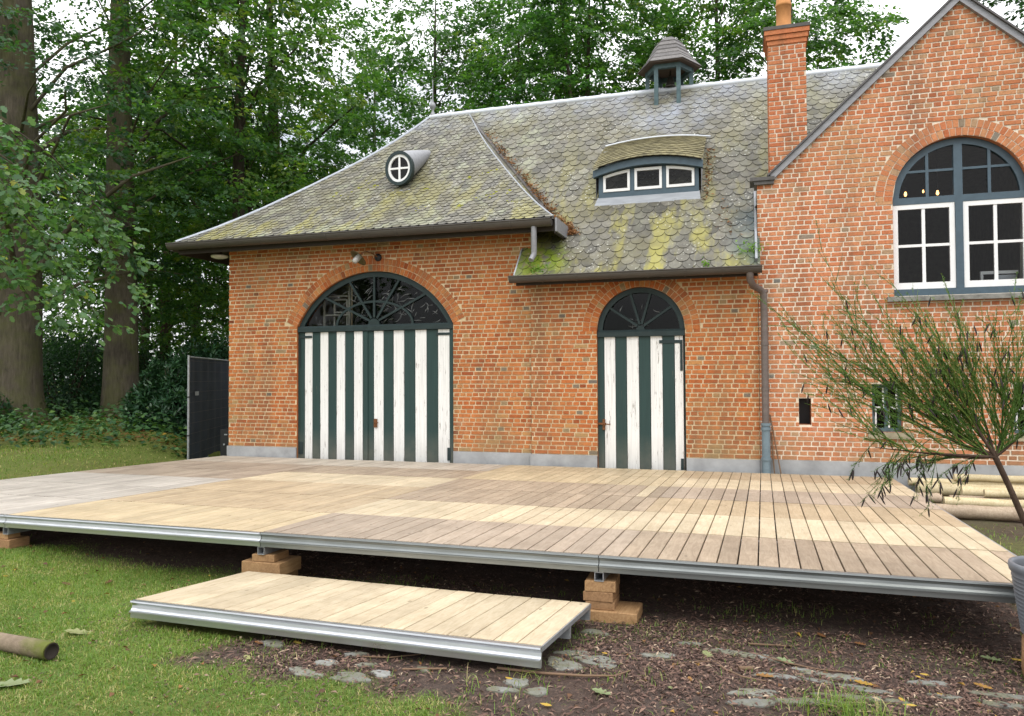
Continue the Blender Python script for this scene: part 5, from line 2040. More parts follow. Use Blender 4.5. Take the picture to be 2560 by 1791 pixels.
# ------------------------------------------------------------------ pot and broom shrub
pot = thing('plant_pot', 'grey ribbed pot at the right picture edge in front of the stage corner', 'plant pot', (1.50, 4.60, 0.22))
prof = [(0.0, .225), (.15, .225), (.155, .235)]
for k in range(15):
    z = .245 + k * .0205
    rr = .160 + .043 * (z - .235) / .33
    prof += [(rr + .0035, z), (rr + .0045, z + .006), (rr - .0005, z + .014)]
prof += [(.212, .565), (.216, .585), (.212, .603), (.198, .605), (.192, .59), (.188, .55)]
q = MB()
q.lathe(prof, (1.50, 4.60, 0), 40)
q.build('pot_body', M['pot'], pot)
q = MB()
q.lathe([(0.19, .548), (0.0, .552)], (1.50, 4.60, 0), 24)
q.build('soil', simple('potting_soil', (0.05, 0.035, 0.025), 0.95), pot)
t = MB()
t.lathe([(0.0, -.01), (.155, -.01), (.165, .05), (.16, .215), (.0, .223)], (1.50, 4.60, 0), 20)
tag(t.build('wooden_stump', M['timber_old']), 'brown round wooden stump carrying the grey ribbed pot', 'stump')

shrub = thing('broom_shrub', 'airy broom shrub with green wands and dark pods growing in the grey pot', 'shrub', (1.52, 4.65, 0.5))
r = np.random.default_rng(91)
q = MB()
fork = np.array([1.225, 4.58, 1.15])
trunk = [(1.53, 4.66, .53), (1.44, 4.65, .68), (1.36, 4.63, .83), (1.29, 4.60, 1.0), tuple(fork)]
q.tube(trunk, [.021, .019, .017, .0155, .015], 8)
starts = []
for (az, el, L_, side, rad) in ((180, 4, .58, -.10, .010), (180, 15, .74, .05, .011), (175, 26, .70, -.04, .010), (185, 40, .58, .08, .010), (180, 60, .36, -.08, .010), (190, 80, .36, .03, .009), (20, 66, .40, .05, .009), (5, 45, .34, -.05, .008), (180, -12, .30, .06, .007)):
    d = np.array([math.cos(R_(az)) * math.cos(R_(el)), side * 1.4, math.sin(R_(el))])
    pth = [fork]
    for k in range(5):
        d = d + np.array([r.normal(0, .05), r.normal(0, .05), r.normal(0, .05) + .03])
        pth.append(pth[-1] + d / np.linalg.norm(d) * L_ / 5)
    q.tube(pth, [rad * (1 - .16 * k) for k in range(6)], 6)
    for a, b in zip(pth[:-1], pth[1:]):
        starts += [(a + (b - a) * s_, el, az) for s_ in (0.25, 0.6, 0.95)]
q.tube([(1.36, 4.63, .83), (1.43, 4.58, .98), (1.50, 4.57, 1.13)], [.009, .007, .004], 6)
q.build('trunk', M['bark_red'], shrub)
wands, leavesC, leavesD, pods = MB(), [], [], []


def wand(p, d, L, r0, depth, droop, tone):
    p, d = np.array(p, float), np.array(d, float)
    d /= np.linalg.norm(d)
    n_ = 8 if depth == 0 else 4
    pts, rad = [p], [r0]
    for k in range(n_):
        d = d + np.array([r.normal(0, .035), r.normal(0, .035), r.normal(0, .03) + droop])
        d /= np.linalg.norm(d)
        p = p + d * L / n_
        pts.append(p)
        rad.append(r0 * (1 - .75 * (k + 1) / n_))
        if depth < 2 and r.random() < (.9 if depth == 0 else .45):
            wand(p, d + r.normal(0, .24, 3), L * r.uniform(.25, .45) * (1 - .5 * k / n_), r0 * .7, depth + 1, droop, float(np.clip(tone + r.normal(0, .15), 0, 1)))
        m_ = (3 if k < n_ * .5 else 1) if droop >= 0 else 1
        for _ in range(m_):
            leavesC.append(p - d * r.uniform(0, L / n_) + r.normal(0, .003, 3))
            leavesD.append(d * .8 + r.normal(0, .55, 3))
        if depth and r.random() < (.012 if droop >= 0 else .05):
            pods.append(p)
    wands.tube(pts, rad, 3, 0, tone, False)


for i in range(200):
    s_, el, az = starts[r.integers(len(starts))]
    if az > 90 and el > -5:
        ang = R_(float(np.clip(r.normal(44 + .35 * (el - 25), 13), 12, 88)))
        d = np.array([-math.cos(ang), r.uniform(-.30, .22), math.sin(ang)])
        wand(s_, d, r.uniform(.22, .58) if r.random() < .72 else r.uniform(.5, .85), .0034, 0, .008, float(r.uniform(.25, .9)))
    elif az > 90 and i % 3:
        continue
    elif az > 90:
        d = np.array([-1.0, r.uniform(-.4, .3), r.uniform(-.35, .35)])
        wand(s_, d, r.uniform(.15, .34), .0028, 0, -.07, float(r.uniform(.0, .35)))
    else:
        ang = R_(r.uniform(30, 88))
        d = np.array([math.cos(ang) * r.choice([-.4, 1, 1]), r.uniform(-.3, .3), math.sin(ang)])
        wand(s_, d, r.uniform(.3, .7), .0034, 0, .006, float(r.uniform(.2, .8)))
for _ in range(12):                                   # thin twigs hanging below the fork
    b_ = fork + np.array([-r.uniform(.05, .62), r.uniform(-.12, .12), r.uniform(.0, .10)])
    wand(b_, (-.5 + r.normal(0, .25), r.normal(0, .2), -.75), r.uniform(.15, .34), .0024, 0, -.02, float(r.uniform(0, .3)))
wands.build('wands', M['broom'], shrub, 'stuff')
C = np.array(leavesC)
D = np.array(leavesD)
V, F, tn = leaf_cloud(C, D, r.normal(0, 1, C.shape), r.uniform(.008, .016, len(C)), r.uniform(.002, .0038, len(C)), np.clip(r.normal(.5, .25, len(C)), 0, 1))
o = put('leaves', np_mesh('leaves', V, 4, F, M['broom'], tn, root_org(shrub)), shrub)
o['kind'] = 'stuff'
q = MB()
for p in pods:
    dn = np.array([r.normal(0, .35), r.normal(0, .3), -1.0])
    q.tube([p, p + dn * .018, p + dn * .042, p + dn * .055], [.001, .0045, .004, .0008], 5, 0, .5, False)
q.build('pods', M['pod'], shrub, 'stuff')

# ------------------------------------------------------------------ grass, litter
def in_view(P, m=60):
    px, py, d = proj(P)
    return (d > 0.5) & (px > -m) & (px < 2560 + m) & (py > -m) & (py < 1791 + m)


def blades(n, x0, x1, y0, y1, hmin, hmax, wmin, prob, seed):
    g = np.random.default_rng(seed)
    x, y = g.uniform(x0, x1, n), g.uniform(y0, y1, n)
    P = np.stack([x, y, hgt(x, y)], -1)
    k = in_view(P) & (g.random(n) < prob(x, y))
    P = P[k]
    n = len(P)
    patch = snoise(P[:, 0], P[:, 1], 1.7, 9)
    a = g.uniform(0, 2 * np.pi, n)
    H = g.uniform(hmin, hmax, n) * (1 + .35 * patch)
    lean = g.uniform(.3, 1.6, n)
    d = np.stack([np.cos(a), np.sin(a), 0 * a], -1)
    s = np.stack([-np.sin(a), np.cos(a), 0 * a], -1)
    up = np.array([0, 0, 1.0])
    W = (g.uniform(.7, 1.3, n) * wmin)[:, None]
    m = P + up * (H * np.maximum(.25, .58 - .15 * lean))[:, None] + d * (H * lean * .25)[:, None]
    t_ = P + up * (H * np.maximum(.25, 1 - .45 * lean))[:, None] + d * (H * lean * .85)[:, None]
    V = np.stack([P - s * W, P + s * W, m + s * W * .75, m - s * W * .75, t_ + s * W * .15, t_ - s * W * .15], 1).reshape(-1, 3)
    b = np.arange(n)[:, None] * 6
    F = np.concatenate([b + np.array([[0, 1, 2, 3]]), b + np.array([[3, 2, 4, 5]])], 1).ravel()
    dry = g.random(n) < .07 + .18 * (snoise(P[:, 0], P[:, 1], 2.9, 12) > .2)
    tone = np.where(dry, g.uniform(.85, 1, n), np.clip(.42 + .22 * patch + g.normal(0, .16, n), 0, .84))
    return V, F, np.repeat(tone, 2)


def join(parts):
    V, F, T, o = [], [], [], 0
    for v, f, t in parts:
        V.append(v)
        F.append(f + o)
        T.append(t)
        o += len(v)
    return np.concatenate(V), np.concatenate(F), np.concatenate(T)


def not_step(x, y):
    q = np.stack([x, y], -1) - sA[:2]
    u, v = q @ s1[:2], q @ (s2[:2] / np.linalg.norm(s2[:2]))
    return ~((u > .0) & (u < SL) & (v > 0.02) & (v < SD))


parts = [blades(240000, -7.0, -0.6, 2.5, 5.6, .014, .034, .0018, lambda x, y: (grassy(x, y) ** 1.3 + .012) * not_step(x, y), 1),
         blades(26000, -2.8, 1.6, 2.6, 5.6, .02, .055, .0017, lambda x, y: .06 + .5 * (snoise(x, y, 3.4, 21) > .62) + .35 * ((y > 4.55) & (y < 5.0)), 2),
         blades(110000, -24, -8.4, 5.0, 17.5, .03, .07, .005, lambda x, y: np.where(-0.295 * x + 0.955 * y < 14.3, .9, 0.0) * (.6 + .4 * snoise(x, y, 1.2, 5)), 3),
         blades(9000, 1.75, 4.2, 4.2, 9.3, .02, .05, .003, lambda x, y: np.clip(grassy(x, y), 0, .8), 4),
         blades(1600, 0.0, 0.8, 3.35, 3.9, .06, .13, .0022, lambda x, y: np.exp(-((x - .42) / .16) ** 2 - ((y - 3.72) / .10) ** 2), 5),
         blades(900, -2.5, -0.9, 3.2, 3.75, .04, .09, .0019, lambda x, y: .5 * (snoise(x, y, 5, 31) > .5), 6)]
V, F, T = join(parts)
o = put('grass', np_mesh('grass', V, 4, F, M['grass'], T))
tag(o, 'short green and yellowing lawn grass around the bare soil', 'grass', kind='stuff')

g = np.random.default_rng(5)
n = 90000
x, y = g.uniform(-4.2, 1.9, n), g.uniform(2.8, 6.4, n)
P = np.stack([x, y, hgt(x, y) + g.uniform(.001, .010, n)], -1)
dens = np.clip(.5 + .8 * snoise(x, y, 1.5, 41) + .3 * (x > -.6), .10, 1) * (1 - .88 * grassy(x, y)) * np.where(y > 5.1, .35, 1)
k = in_view(P) & (g.random(n) < dens) & not_step(x, y)
P = P[k]
n = len(P)
a = g.uniform(0, 6.28, n)
D = np.stack([np.cos(a), np.sin(a), g.normal(0, .22, n)], -1)
N = np.stack([g.normal(0, .5, n), g.normal(0, .5, n), np.ones(n)], -1)
V, F, T = leaf_cloud(P, D, N, g.uniform(.014, .055, n), g.uniform(.005, .013, n), np.clip(g.normal(.45, .28, n), 0, 1), .5)
o = put('bark_litter', np_mesh('bark_litter', V, 4, F, M['litter'], T))
tag(o, 'brown bark chips and dry catkins strewn over the bare soil', 'litter', kind='stuff')


# ------------------------------------------------------------------ flat stones, twigs, fallen leaves
def flat_stone(x, y, w, h, ang, label, tone, lift=.011):
    g_ = np.random.default_rng(int(abs(x * 1000) + abs(y * 777)))
    n_ = 22
    w, h = w * .95, h * 1.0
    ph = g_.uniform(0, 6.28, 3)
    q = MB()
    rings = []
    for f, z in ((1.03, -.02), (1.0, lift * .5), (.93, lift * .8), (.5, lift)):
        rg = []
        for k in range(n_):
            a = 2 * math.pi * k / n_
            rr = 1 + .16 * math.sin(2 * a + ph[0]) + .13 * math.sin(3 * a + ph[1]) + .08 * math.sin(5 * a + ph[2]) + .05 * math.sin(9 * a + ph[0]) + g_.uniform(-.05, .05)
            px_, py_ = w / 2 * rr * f * math.cos(a), h / 2 * rr * f * math.sin(a)
            X_, Y_ = x + px_ * math.cos(ang) - py_ * math.sin(ang), y + px_ * math.sin(ang) + py_ * math.cos(ang)
            rg.append((X_, Y_, float(hgt(X_, Y_)) + z + g_.uniform(-.002, .002)))
        rings.append(rg)
    vs = [p for rg in rings for p in rg]
    q.add(vs, [(i * n_ + k, i * n_ + (k + 1) % n_, (i + 1) * n_ + (k + 1) % n_, (i + 1) * n_ + k) for i in range(3) for k in range(n_)] + [tuple(3 * n_ + k for k in range(n_))], 0, tone)
    o_ = q.build('flat_stone', M['stone'])
    return tag(o_, label, 'stone', 'flat stones set in the bare soil')


stones = [(-.957, 4.224, .21, .13, .1, 'small greenish flat stone just right of the step end', .55),
          (-.80, 4.096, .26, .20, -.2, 'largest grey-green slab stone right of the step corner', .6),
          (-.952, 3.95, .19, .20, .6, 'oval grey flat stone below the large slab', .75),
          (-.50, 4.36, .20, .10, .1, 'broken pale stone in the middle of the bare soil', .8),
          (-.02, 4.56, .25, .10, .1, 'long pale green stone under the front edge of the stage', .7),
          (-.18, 4.58, .16, .08, .2, 'brownish flat stone left of the long pale green one', .5),
          (.13, 4.53, .14, .07, -.2, 'small brownish stone just right of the pale stone under the stage edge', .5), (.30, 4.37, .20, .10, -.5, 'cracked layered stone right of the soil centre', .75),
          (.12, 4.18, .24, .09, -.1, 'grey stone beside the rusty curled leaf', .7),
          (.45, 4.31, .22, .11, -.2, 'light grey rough stone right of the cracked one', .8),
          (.30, 4.19, .19, .06, -.1, 'narrow half buried stone right of the smooth grey one', .45), (.0, 3.845, .22, .10, 0, 'smooth blue-grey stone in the foreground soil', .8),
          (.075, 3.89, .08, .04, 0, 'tiny grey pebble stone beside the smooth blue-grey one', .6),
          (.53, 4.12, .26, .09, -.2, 'dark stone with a yellow leaf on its left end', .4),
          (.85, 4.34, .20, .08, 0, 'pale stone beside the two bright yellow leaves', .6),
          (.88, 4.14, .14, .06, 0, 'small stone near the right edge between two yellow leaves', .6), (.23, 3.80, .34, .08, .1, 'long mossy stone at the lower picture edge', .35),
          (.50, 3.95, .42, .09, .05, 'longest mossy kerb-like stone behind the grass tuft', .35),
          (1.11, 4.10, .26, .08, 0, 'mossy stone near the lower right picture corner', .35),
          (1.14, 4.24, .26, .08, -.1, 'mossy stone behind the lower right corner stone', .4),
          (0., 3.72, .26, .07, .1, 'mossy stone left of the lower grass tuft', .45),
          (-.93, 4.72, .17, .09, 0, 'greenish stone at the foot of the four-high block stack', .5),
          (-.35, 4.66, .13, .07, 0, 'short pale stone just above the jagged pale one', .4),
          (-2.14, 3.60, .15, .08, -.2, 'blue-grey pointed stone below the middle of the step', .85),
          (-2.18, 3.455, .24, .08, -.1, 'pale long stone at the edge of the grass', .75),
          (-1.92, 3.46, .26, .10, -.1, 'flat olive stone in the soil below the step', .45),
          (-1.80, 3.55, .12, .08, .2, 'jagged pale stone right of the flat olive one', .9),
          (-1.93, 3.63, .11, .05, .5, 'narrow stone below the one with the yellow leaf', .7), (-2.06, 3.757, .14, .05, .5, 'thin grey sliver stone close under the step rail', .7),
          (-1.10, 3.62, .11, .11, .7, 'small grey stone with a yellow leaf on it', .8),
          (-1.15, 3.525, .17, .05, 0, 'small pale stone at the right of the lower stone pair', .6), (-.98, 3.545, .12, .08, -.3, 'tiny stone in the soil below the right half of the step', .65), (-1.62, 3.67, .08, .05, 0, 'small dull stone in front of the block stack shadow', .55),
          (-2.6, 3.78, .2, .08, -.2, 'pale flat stone at the grass edge below the step', .7)]
for s in stones:
    flat_stone(*s)


def twig(pts, rad, label):
    q = MB()
    pp = [(x, y, float(hgt(x, y)) + z) for x, y, z in pts]
    q.tube(pp, [rad * (1 - .12 * k) for k in range(len(pp))], 6)
    tag(q.build('twig', M['twig']), label, 'twig', 'twigs on the bare soil')


twig([(-1.25, 3.76, .012), (-1.0, 3.74, .015), (-.8, 3.76, .018), (-.66, 3.84, .012), (-.60, 3.98, .008)], .008, 'longest curved twig below the large slab stone')
twig([(-.18, 4.3, .01), (-.14, 4.16, .015), (-.05, 4.07, .012), (.1, 4.05, .008)], .006, 'hooked twig in the middle of the bare soil')
twig([(.02, 4.58, .01), (.18, 4.47, .015), (.35, 4.42, .01), (.5, 4.42, .008)], .005, 'thin twig running right from the long pale green stone')
twig([(-2.0, 3.72, .01), (-1.86, 3.76, .012), (-1.72, 3.86, .01)], .004, 'thin twig close below the step rail')
twig([(-1.72, 3.63, .01), (-1.5, 3.69, .014)], .006, 'straight dark twig below the right half of the step')
twig([(-.07, 4.22, .014), (.0, 4.25, .016)], .013, 'short thick piece of branch on the soil')
twig([(-.02, 4.75, .012), (.12, 4.77, .012), (.22, 4.78, .01)], .006, 'twig in the shade under the stage rail')
twig([(-.40, 4.18, .01), (-.28, 4.28, .012), (-.19, 4.33, .01)], .004, 'thin twig left of the hooked one')

OAK = [(0, 0), (.06, .10), (.22, .16), (.14, .30), (.32, .42), (.18, .52), (.34, .68), (.17, .74), (.18, .88), (0, 1.0)]
OAKP = OAK + [(-a, b) for a, b in OAK[-2:0:-1]]


def fallen_leaf(x, y, size, ang, tone, label, lift=.012, shape='oak'):
    g_ = np.random.default_rng(int(abs(x * 997) + abs(y * 613)))
    out = OAKP if shape == 'oak' else [(0, 0), (.2, .2), (.28, .45), (.2, .75), (0, 1), (-.2, .75), (-.28, .45), (-.2, .2)]
    z0 = float(hgt(x, y)) + lift
    curl, tilt = g_.uniform(.05, .28), g_.uniform(-.12, .2)
    top = []
    for a, b in out:
        X_, Y_ = a * size * .9, (b - .5) * size
        zz_ = curl * abs(X_) + tilt * Y_ + .15 * (b - .5) ** 2 * size
        top.append((x + X_ * math.cos(ang) - Y_ * math.sin(ang), y + X_ * math.sin(ang) + Y_ * math.cos(ang), z0 + zz_))
    mid = [(x - (b - .5) * size * math.sin(ang), y + (b - .5) * size * math.cos(ang), z0 + tilt * (b - .5) * size) for b in (0.0, .25, .5, .75, 1.0)]
    q = MB()
    nn = len(top)
    vs = top + mid[1:4] + [(p[0], p[1], p[2] - .0015) for p in top]
    half = nn // 2
    rightp = list(range(0, half + 1))
    leftp = [half] + list(range(half + 1, nn)) + [0]
    spine = [nn + 2, nn + 1, nn]
    q.add(vs, [tuple(rightp + spine), tuple(leftp + spine[::-1])], 0, tone)
    tag(q.build('fallen_leaf', M['dead_leaf']), label, 'leaf', 'fallen leaves on the ground')


leaves = [(-3.467, 2.89, .20, 1.9, 1.0, 'large pale green leaf lying flat on the foreground grass', 'oak'),
          (-3.80, 3.60, .17, 2.0, .97, 'green leaf beside the end of the mossy log', 'oak'),
          (-2.45, 3.80, .09, 1.2, .78, 'pale yellow leaf on the soil under the step rail', 'oak'),
          (-2.67, 3.75, .08, 1.5, .35, 'orange brown leaf at the edge of soil and grass', 'o'),
          (-2.59, 3.54, .09, 1.0, .95, 'pale leaf on the grass edge below the step', 'oak'),
          (-1.15, 3.64, .06, 1.4, .66, 'yellow leaf lying on the small grey stone', 'o'),
          (-.90, 3.405, .08, 1.5, .64, 'bright yellow leaf at the lower picture edge', 'o'),
          (-5.35, 4.40, .07, 1.4, .62, 'small yellow leaf on the far left grass', 'o'),
          (-3.98, 2.98, .07, 1.0, .7, 'yellowish leaf in the lower left corner', 'o'),
          (-4.90, 4.53, .12, 1.6, .05, 'dark curled leaf on the left grass', 'oak'),
          (-4.70, 4.72, .12, 0.4, .1, 'dark brown upright leaf near the soil patch left of the step', 'oak'),
          (-.24, 4.45, .13, .5, .98, 'blue-green leaf on the soil under the stage edge', 'oak'),
          (.18, 4.50, .15, 1.3, 1.0, 'serrated green leaf on the long pale stone', 'oak'),
          (.82, 4.40, .07, 1.4, .66, 'upper one of the two bright yellow leaves', 'o'),
          (.856, 4.46, .08, 1.6, .68, 'lower one of the two bright yellow leaves', 'o'),
          (.53, 4.20, .13, 1.5, .52, 'ochre leaf on the dark stone', 'oak'),
          (1.09, 4.345, .12, 1.2, .45, 'rusty leaf near the lower right corner', 'oak'),
          (-.786, 4.257, .06, 1.0, .6, 'golden leaf behind the large slab stone', 'o'),
          (-.30, 3.95, .06, .3, .4, 'tan leaf in the centre of the foreground soil', 'o'),
          (-.68, 3.60, .14, 1.3, 1.0, 'green oak leaf at the lower edge of the soil', 'oak'),
          (-.38, 3.77, .06, .4, .98, 'small green leaf left of the smooth blue-grey stone', 'o'),
          (.66, 3.97, .06, .4, .64, 'yellow leaf right of the mossy kerb-like stone', 'o'),
          (.68, 3.89, .08, 1.4, .72, 'pale yellow leaf at the lower edge right of the tuft', 'o'),
          (1.26, 4.84, .16, 1.4, 1.0, 'large green leaf in front of the pot', 'oak'),
          (1.39, 4.86, .10, 1.2, .66, 'bright yellow leaf near the foot of the pot', 'o'),
          (.06, 4.13, .13, 1.4, .4, 'rusty curled leaf left of the grey stone', 'oak'),
          (.60, 4.90, .10, 1.0, .3, 'reddish leaf in the shade under the stage', 'oak'),
          (.4, 5.0, .10, .6, .25, 'brown leaf in the shade beneath the stage rail', 'oak')]
for (x_, y_, s_, a_, t_, l_, sh) in leaves:
    fallen_leaf(x_, y_, s_ * (.95 if s_ > .16 else .74), a_, t_, l_, .012, sh)
g = np.random.default_rng(17)
n = 380
x, y = g.uniform(-6.5, 2.2, n), g.uniform(2.8, 6.2, n)
P = np.stack([x, y, hgt(x, y) + .012], -1)
k = in_view(P) & not_step(x, y)
P = P[k]
n = len(P)
a = g.uniform(0, 6.28, n)
V, F, T = leaf_cloud(P, np.stack([np.cos(a), np.sin(a), g.normal(0, .2, n)], -1), np.stack([g.normal(0, .3, n), g.normal(0, .3, n), np.ones(n)], -1), g.uniform(.02, .05, n), g.uniform(.012, .028, n), np.clip(g.normal(.22, .16, n), 0, 1), .3)
tag(put('leaf_litter', np_mesh('leaf_litter', V, 4, F, M['dead_leaf'], T)), 'small brown leaves scattered over grass and soil', 'litter', kind='stuff')

# litter caught in the valley and round the dormer, weeds at the eaves
g = np.random.default_rng(19)
C = []
for _ in range(1500):
    v = lerp(0.90, 4.3, g.random() ** 1.9)
    if g.random() < .35 * math.sin(v * 5) + .1 and v > 1.4:
        continue
    C.append(midP(mid_left(max(v, 1.0)) + abs(g.normal(0, .07)) + (.05 if v < 1.25 else -.01), v, .02 + abs(g.normal(0, .02))))
for _ in range(260):
    v = g.uniform(1.55, 3.0)
    C.append(midP(-0.60 + abs(g.normal(0, .05)), v, .025))
for _ in range(60):
    C.append(midP(-0.3 + g.normal(0, .08), 1.0 + g.normal(0, .25), .03))
C = np.array(C)
n = len(C)
D = g.normal(0, 1, (n, 3)) * (1, 1, .5)
V, F, T = leaf_cloud(C, D, g.normal(0, 1, (n, 3)) + (0, -.6, .8), g.uniform(.03, .08, n), g.uniform(.006, .025, n), np.clip(g.normal(.5, .25, n), 0, 1), .3)
o = put('leaf_litter', np_mesh('leaf_litter', V, 4, F, M['roof_litter'], T))
tag(o, 'rusty dead leaves lodged in the roof valley and beside the dormer', 'litter', kind='stuff')
tw = MB()
tw.tube([midP(-4.05, 2.4, .03), midP(-3.85, 2.5, .08), midP(-3.66, 2.68, .12)], [.012, .01, .006], 6)
tag(tw.build('twig', M['twig']), 'short broken branch lying in the roof valley', 'twig')
for (u, v, s, lb, nn) in ((-2.92, .05, .16, 'bright green weed in the gutter below the rain spout', 60), (0.06, .25, .20, 'bright green weed growing at the right end of the lower roof', 60), (-.55, .02, .08, 'low green seedling in the gutter left of the right-hand weed', 24)):
    b = midP(u, v, .02)
    C = b + np.abs(g.normal(0, .5, (nn, 3))) * (0, 0, s) + g.normal(0, .45, (nn, 3)) * (s, s * .4, .2 * s)
    V, F, T = leaf_cloud(C, g.normal(0, 1, (nn, 3)), g.normal(0, .6, (nn, 3)) + (0, -.5, 1), g.uniform(.03, .06, nn), g.uniform(.02, .035, nn), g.random(nn), .2)
    w_t = thing('weed', lb, 'weed', tuple(b))
    q = MB()
    for k in range(4):
        e = C[k * 5] + (0, 0, .01)
        q.tube([b - (0, 0, .02), (b + e) / 2 + (0, 0, .02), e], [.004, .003, .002], 4)
    q.build('stem', M['weed'], w_t)
    put('foliage', np_mesh('foliage', V, 4, F, M['weed'], T, b), w_t)
# moss cushions on the left slope
moss = MB()
g = np.random.default_rng(23)
spots = [(-5.75, 13.0), (-6.1, 12.6), (-6.45, 12.4), (-6.6, 12.2), (-7.0, 12.05), (-6.3, 12.15), (-4.3, 12.35), (-4.15, 12.4), (-4.6, 12.2), (-3.65, 11.7), (-3.9, 11.6), (-4.1, 11.5), (-4.4, 11.3), (-5.0, 11.35), (-6.0, 12.85), (-6.75, 12.0), (-3.5, 11.35), (-5.2, 12.0)]
for (x_, y_) in spots:
    for _ in range(9):
        xx, yy = x_ + g.normal(0, .055), y_ + g.normal(0, .05)
        rr = g.uniform(.012, .035)
        moss.lathe([(rr, -.01), (rr * .85, rr * .4), (rr * .4, rr * .7), (0, rr * .78)], (xx, yy, lzz(yy) + .016), 7, 0, float(g.random()), axis=(0, -.55, .83))
tag(moss.build('moss_cushions', leaf_mat('yellow_moss', [(0.0, (0.14, 0.15, 0.015)), (1.0, (0.30, 0.29, 0.03))], .05, .9), None), 'yellow-green moss cushions growing on the hipped slate roof', 'moss', kind='stuff')


# ------------------------------------------------------------------ trees
def spray_leaves(cent, axis, g, L, nl, size, tone0, tone_s, flat=.45):
    """drooping flat sprays of leaves: cent (n,3), axis (n,3)"""
    n = len(cent)
    axis = unit(axis)
    side = unit(np.cross(axis, np.array([0, 0, 1.0])) + 1e-6)
    t = g.uniform(0, 1, (n, nl))
    w = g.uniform(-1, 1, (n, nl)) * (.25 + .5 * (1 - np.abs(t - .4)))
    Lr = (L * g.uniform(.6, 1.35, n))[:, None]
    P = cent[:, None] + axis[:, None] * (t * Lr)[..., None] + side[:, None] * (w * Lr * .75)[..., None]
    P[..., 2] += g.normal(0, .07, (n, nl)) * L - .22 * (t ** 2) * Lr
    D = axis[:, None] * .8 + side[:, None] * (np.sign(w) * .8)[..., None] + g.normal(0, .35, (n, nl, 3))
    D[..., 2] -= .25
    N = g.normal(0, flat, (n, nl, 3)) + np.array([0, 0, 1.0])
    S = size * g.uniform(.7, 1.3, (n, nl))
    T = np.clip(tone0 + g.normal(0, tone_s, (n, 1)) + g.normal(0, .12, (n, nl)), 0, 1)
    return leaf_cloud(P.reshape(-1, 3), D.reshape(-1, 3), N.reshape(-1, 3), S.ravel(), S.ravel() * .62, T.ravel(), .12)


def tree(name, label, x, y, r0, H, zc0, zc1, Rc, n_spray, nl, size, tone, seed, leaf='leaf', bark='bark', lean=(0, 0), boughs=9, flare=1.35, L=.75, group=None, cull=True):
    g = np.random.default_rng(seed)
    z0 = float(hgt(x, y))
    t = thing(name, label, 'tree', (x, y, z0), group)
    tp = lambda s: np.array([x + lean[0] * s + .10 * math.sin(s * 5 + seed), y + lean[1] * s + .10 * math.cos(s * 4 + seed), z0 - .1 + H * s])
    q = MB()
    ss = [0, .02, .05, .1, .2, .35, .5, .7, .85, 1.0]
    rad = [r0 * flare, r0 * (1 + (flare - 1) * .5), r0 * 1.08, r0, r0 * .93, r0 * .82, r0 * .68, r0 * .45, r0 * .25, r0 * .06]
    q.tube([tp(s) for s in ss], rad, 14)
    q.build('trunk', M[bark], t)
    # sprays
    z = g.uniform(zc0, zc1, n_spray)
    f = np.clip((z - zc0) / (zc1 - zc0), 0, 1)
    prof = .72 + .5 * np.sin(np.pi * np.clip(f * .9 + .08, 0, 1)) - .35 * f
    a = g.uniform(0, 2 * np.pi, n_spray)
    rr = Rc * prof * np.sqrt(g.uniform(.06, 1, n_spray))
    ctr = np.array([tp(np.clip((q_ - z0) / H, 0, 1)) for q_ in z])
    C = ctr + np.stack([np.cos(a) * rr, np.sin(a) * rr, 0 * rr], -1)
    C[:, 2] += -.08 * rr + g.normal(0, .25, n_spray)
    if cull:
        px, py, d = proj(C)
        k = (px > -500) & (px < 3060) & (py > -420) & (d > 1)
        k |= g.random(n_spray) < .12
        C, a, ctr = C[k], a[k], ctr[k]
    ax = np.stack([np.cos(a), np.sin(a), g.normal(-.1, .22, len(a))], -1) + g.normal(0, .45, (len(a), 3)) * (1, 1, .3)
    V, F, T = spray_leaves(C, ax, g, L, nl, size, tone, .15)
    put('crown', np_mesh('crown', V, 4, F, M[leaf], T, root_org(t)), t)
    # boughs and branches reaching some of the sprays
    q = MB()
    pick = g.permutation(len(C))[:boughs * 4]
    for i, j in enumerate(pick):
        e = C[j]
        s = np.clip((e[2] - z0) / H - g.uniform(.05, .16), .12, .95)
        b = tp(s)
        big = i < boughs
        rb = min(.085, r0 * (.30 if big else .11)) * (1 - .6 * s)
        m1, m2 = b + (e - b) * .35 + (0, 0, .12 * np.linalg.norm(e - b)), b + (e - b) * .7 + g.normal(0, .15, 3) + (0, 0, .10 * np.linalg.norm(e - b))
        q.tube([b, m1, m2, e], [rb, rb * .75, rb * .5, rb * .15], 6, 0, .5, False)
    q.build('boughs', M[bark], t)
    return t


TG = 'tall trees around the coach house'
tree('beech_tree', 'massive grey trunked beech cut off by the left picture edge', -15.75, 12.95, .56, 17, 4.6, 14.5, 4.6, 430, 44, .125, .36, 201, 'leaf_dark', 'bark', (.2, 0), 8, 1.5, group=TG)
tree('beech_tree', 'grey trunked beech standing left of the rhododendron bush', -15.05, 15.3, .39, 17, 5.0, 14.5, 4.4, 430, 44, .125, .42, 202, 'leaf', 'bark', (.1, .2), 5, 1.35, group=TG)
tree('maple_tree', 'leafy young maple with low branches between the two grey beeches', -17.6, 17.6, .12, 10, 2.3, 9.5, 2.7, 260, 44, .13, .62, 218, 'leaf', 'bark_dark', (.1, 0), 6, 1.2, group=TG)
tree('maple_tree', 'leafy low tree whose branches hang before the left eaves', -13.9, 19.0, .11, 10, 2.4, 9.0, 2.6, 280, 44, .13, .58, 219, 'leaf', 'bark_dark', (-.1, 0), 6, 1.2, group=TG)
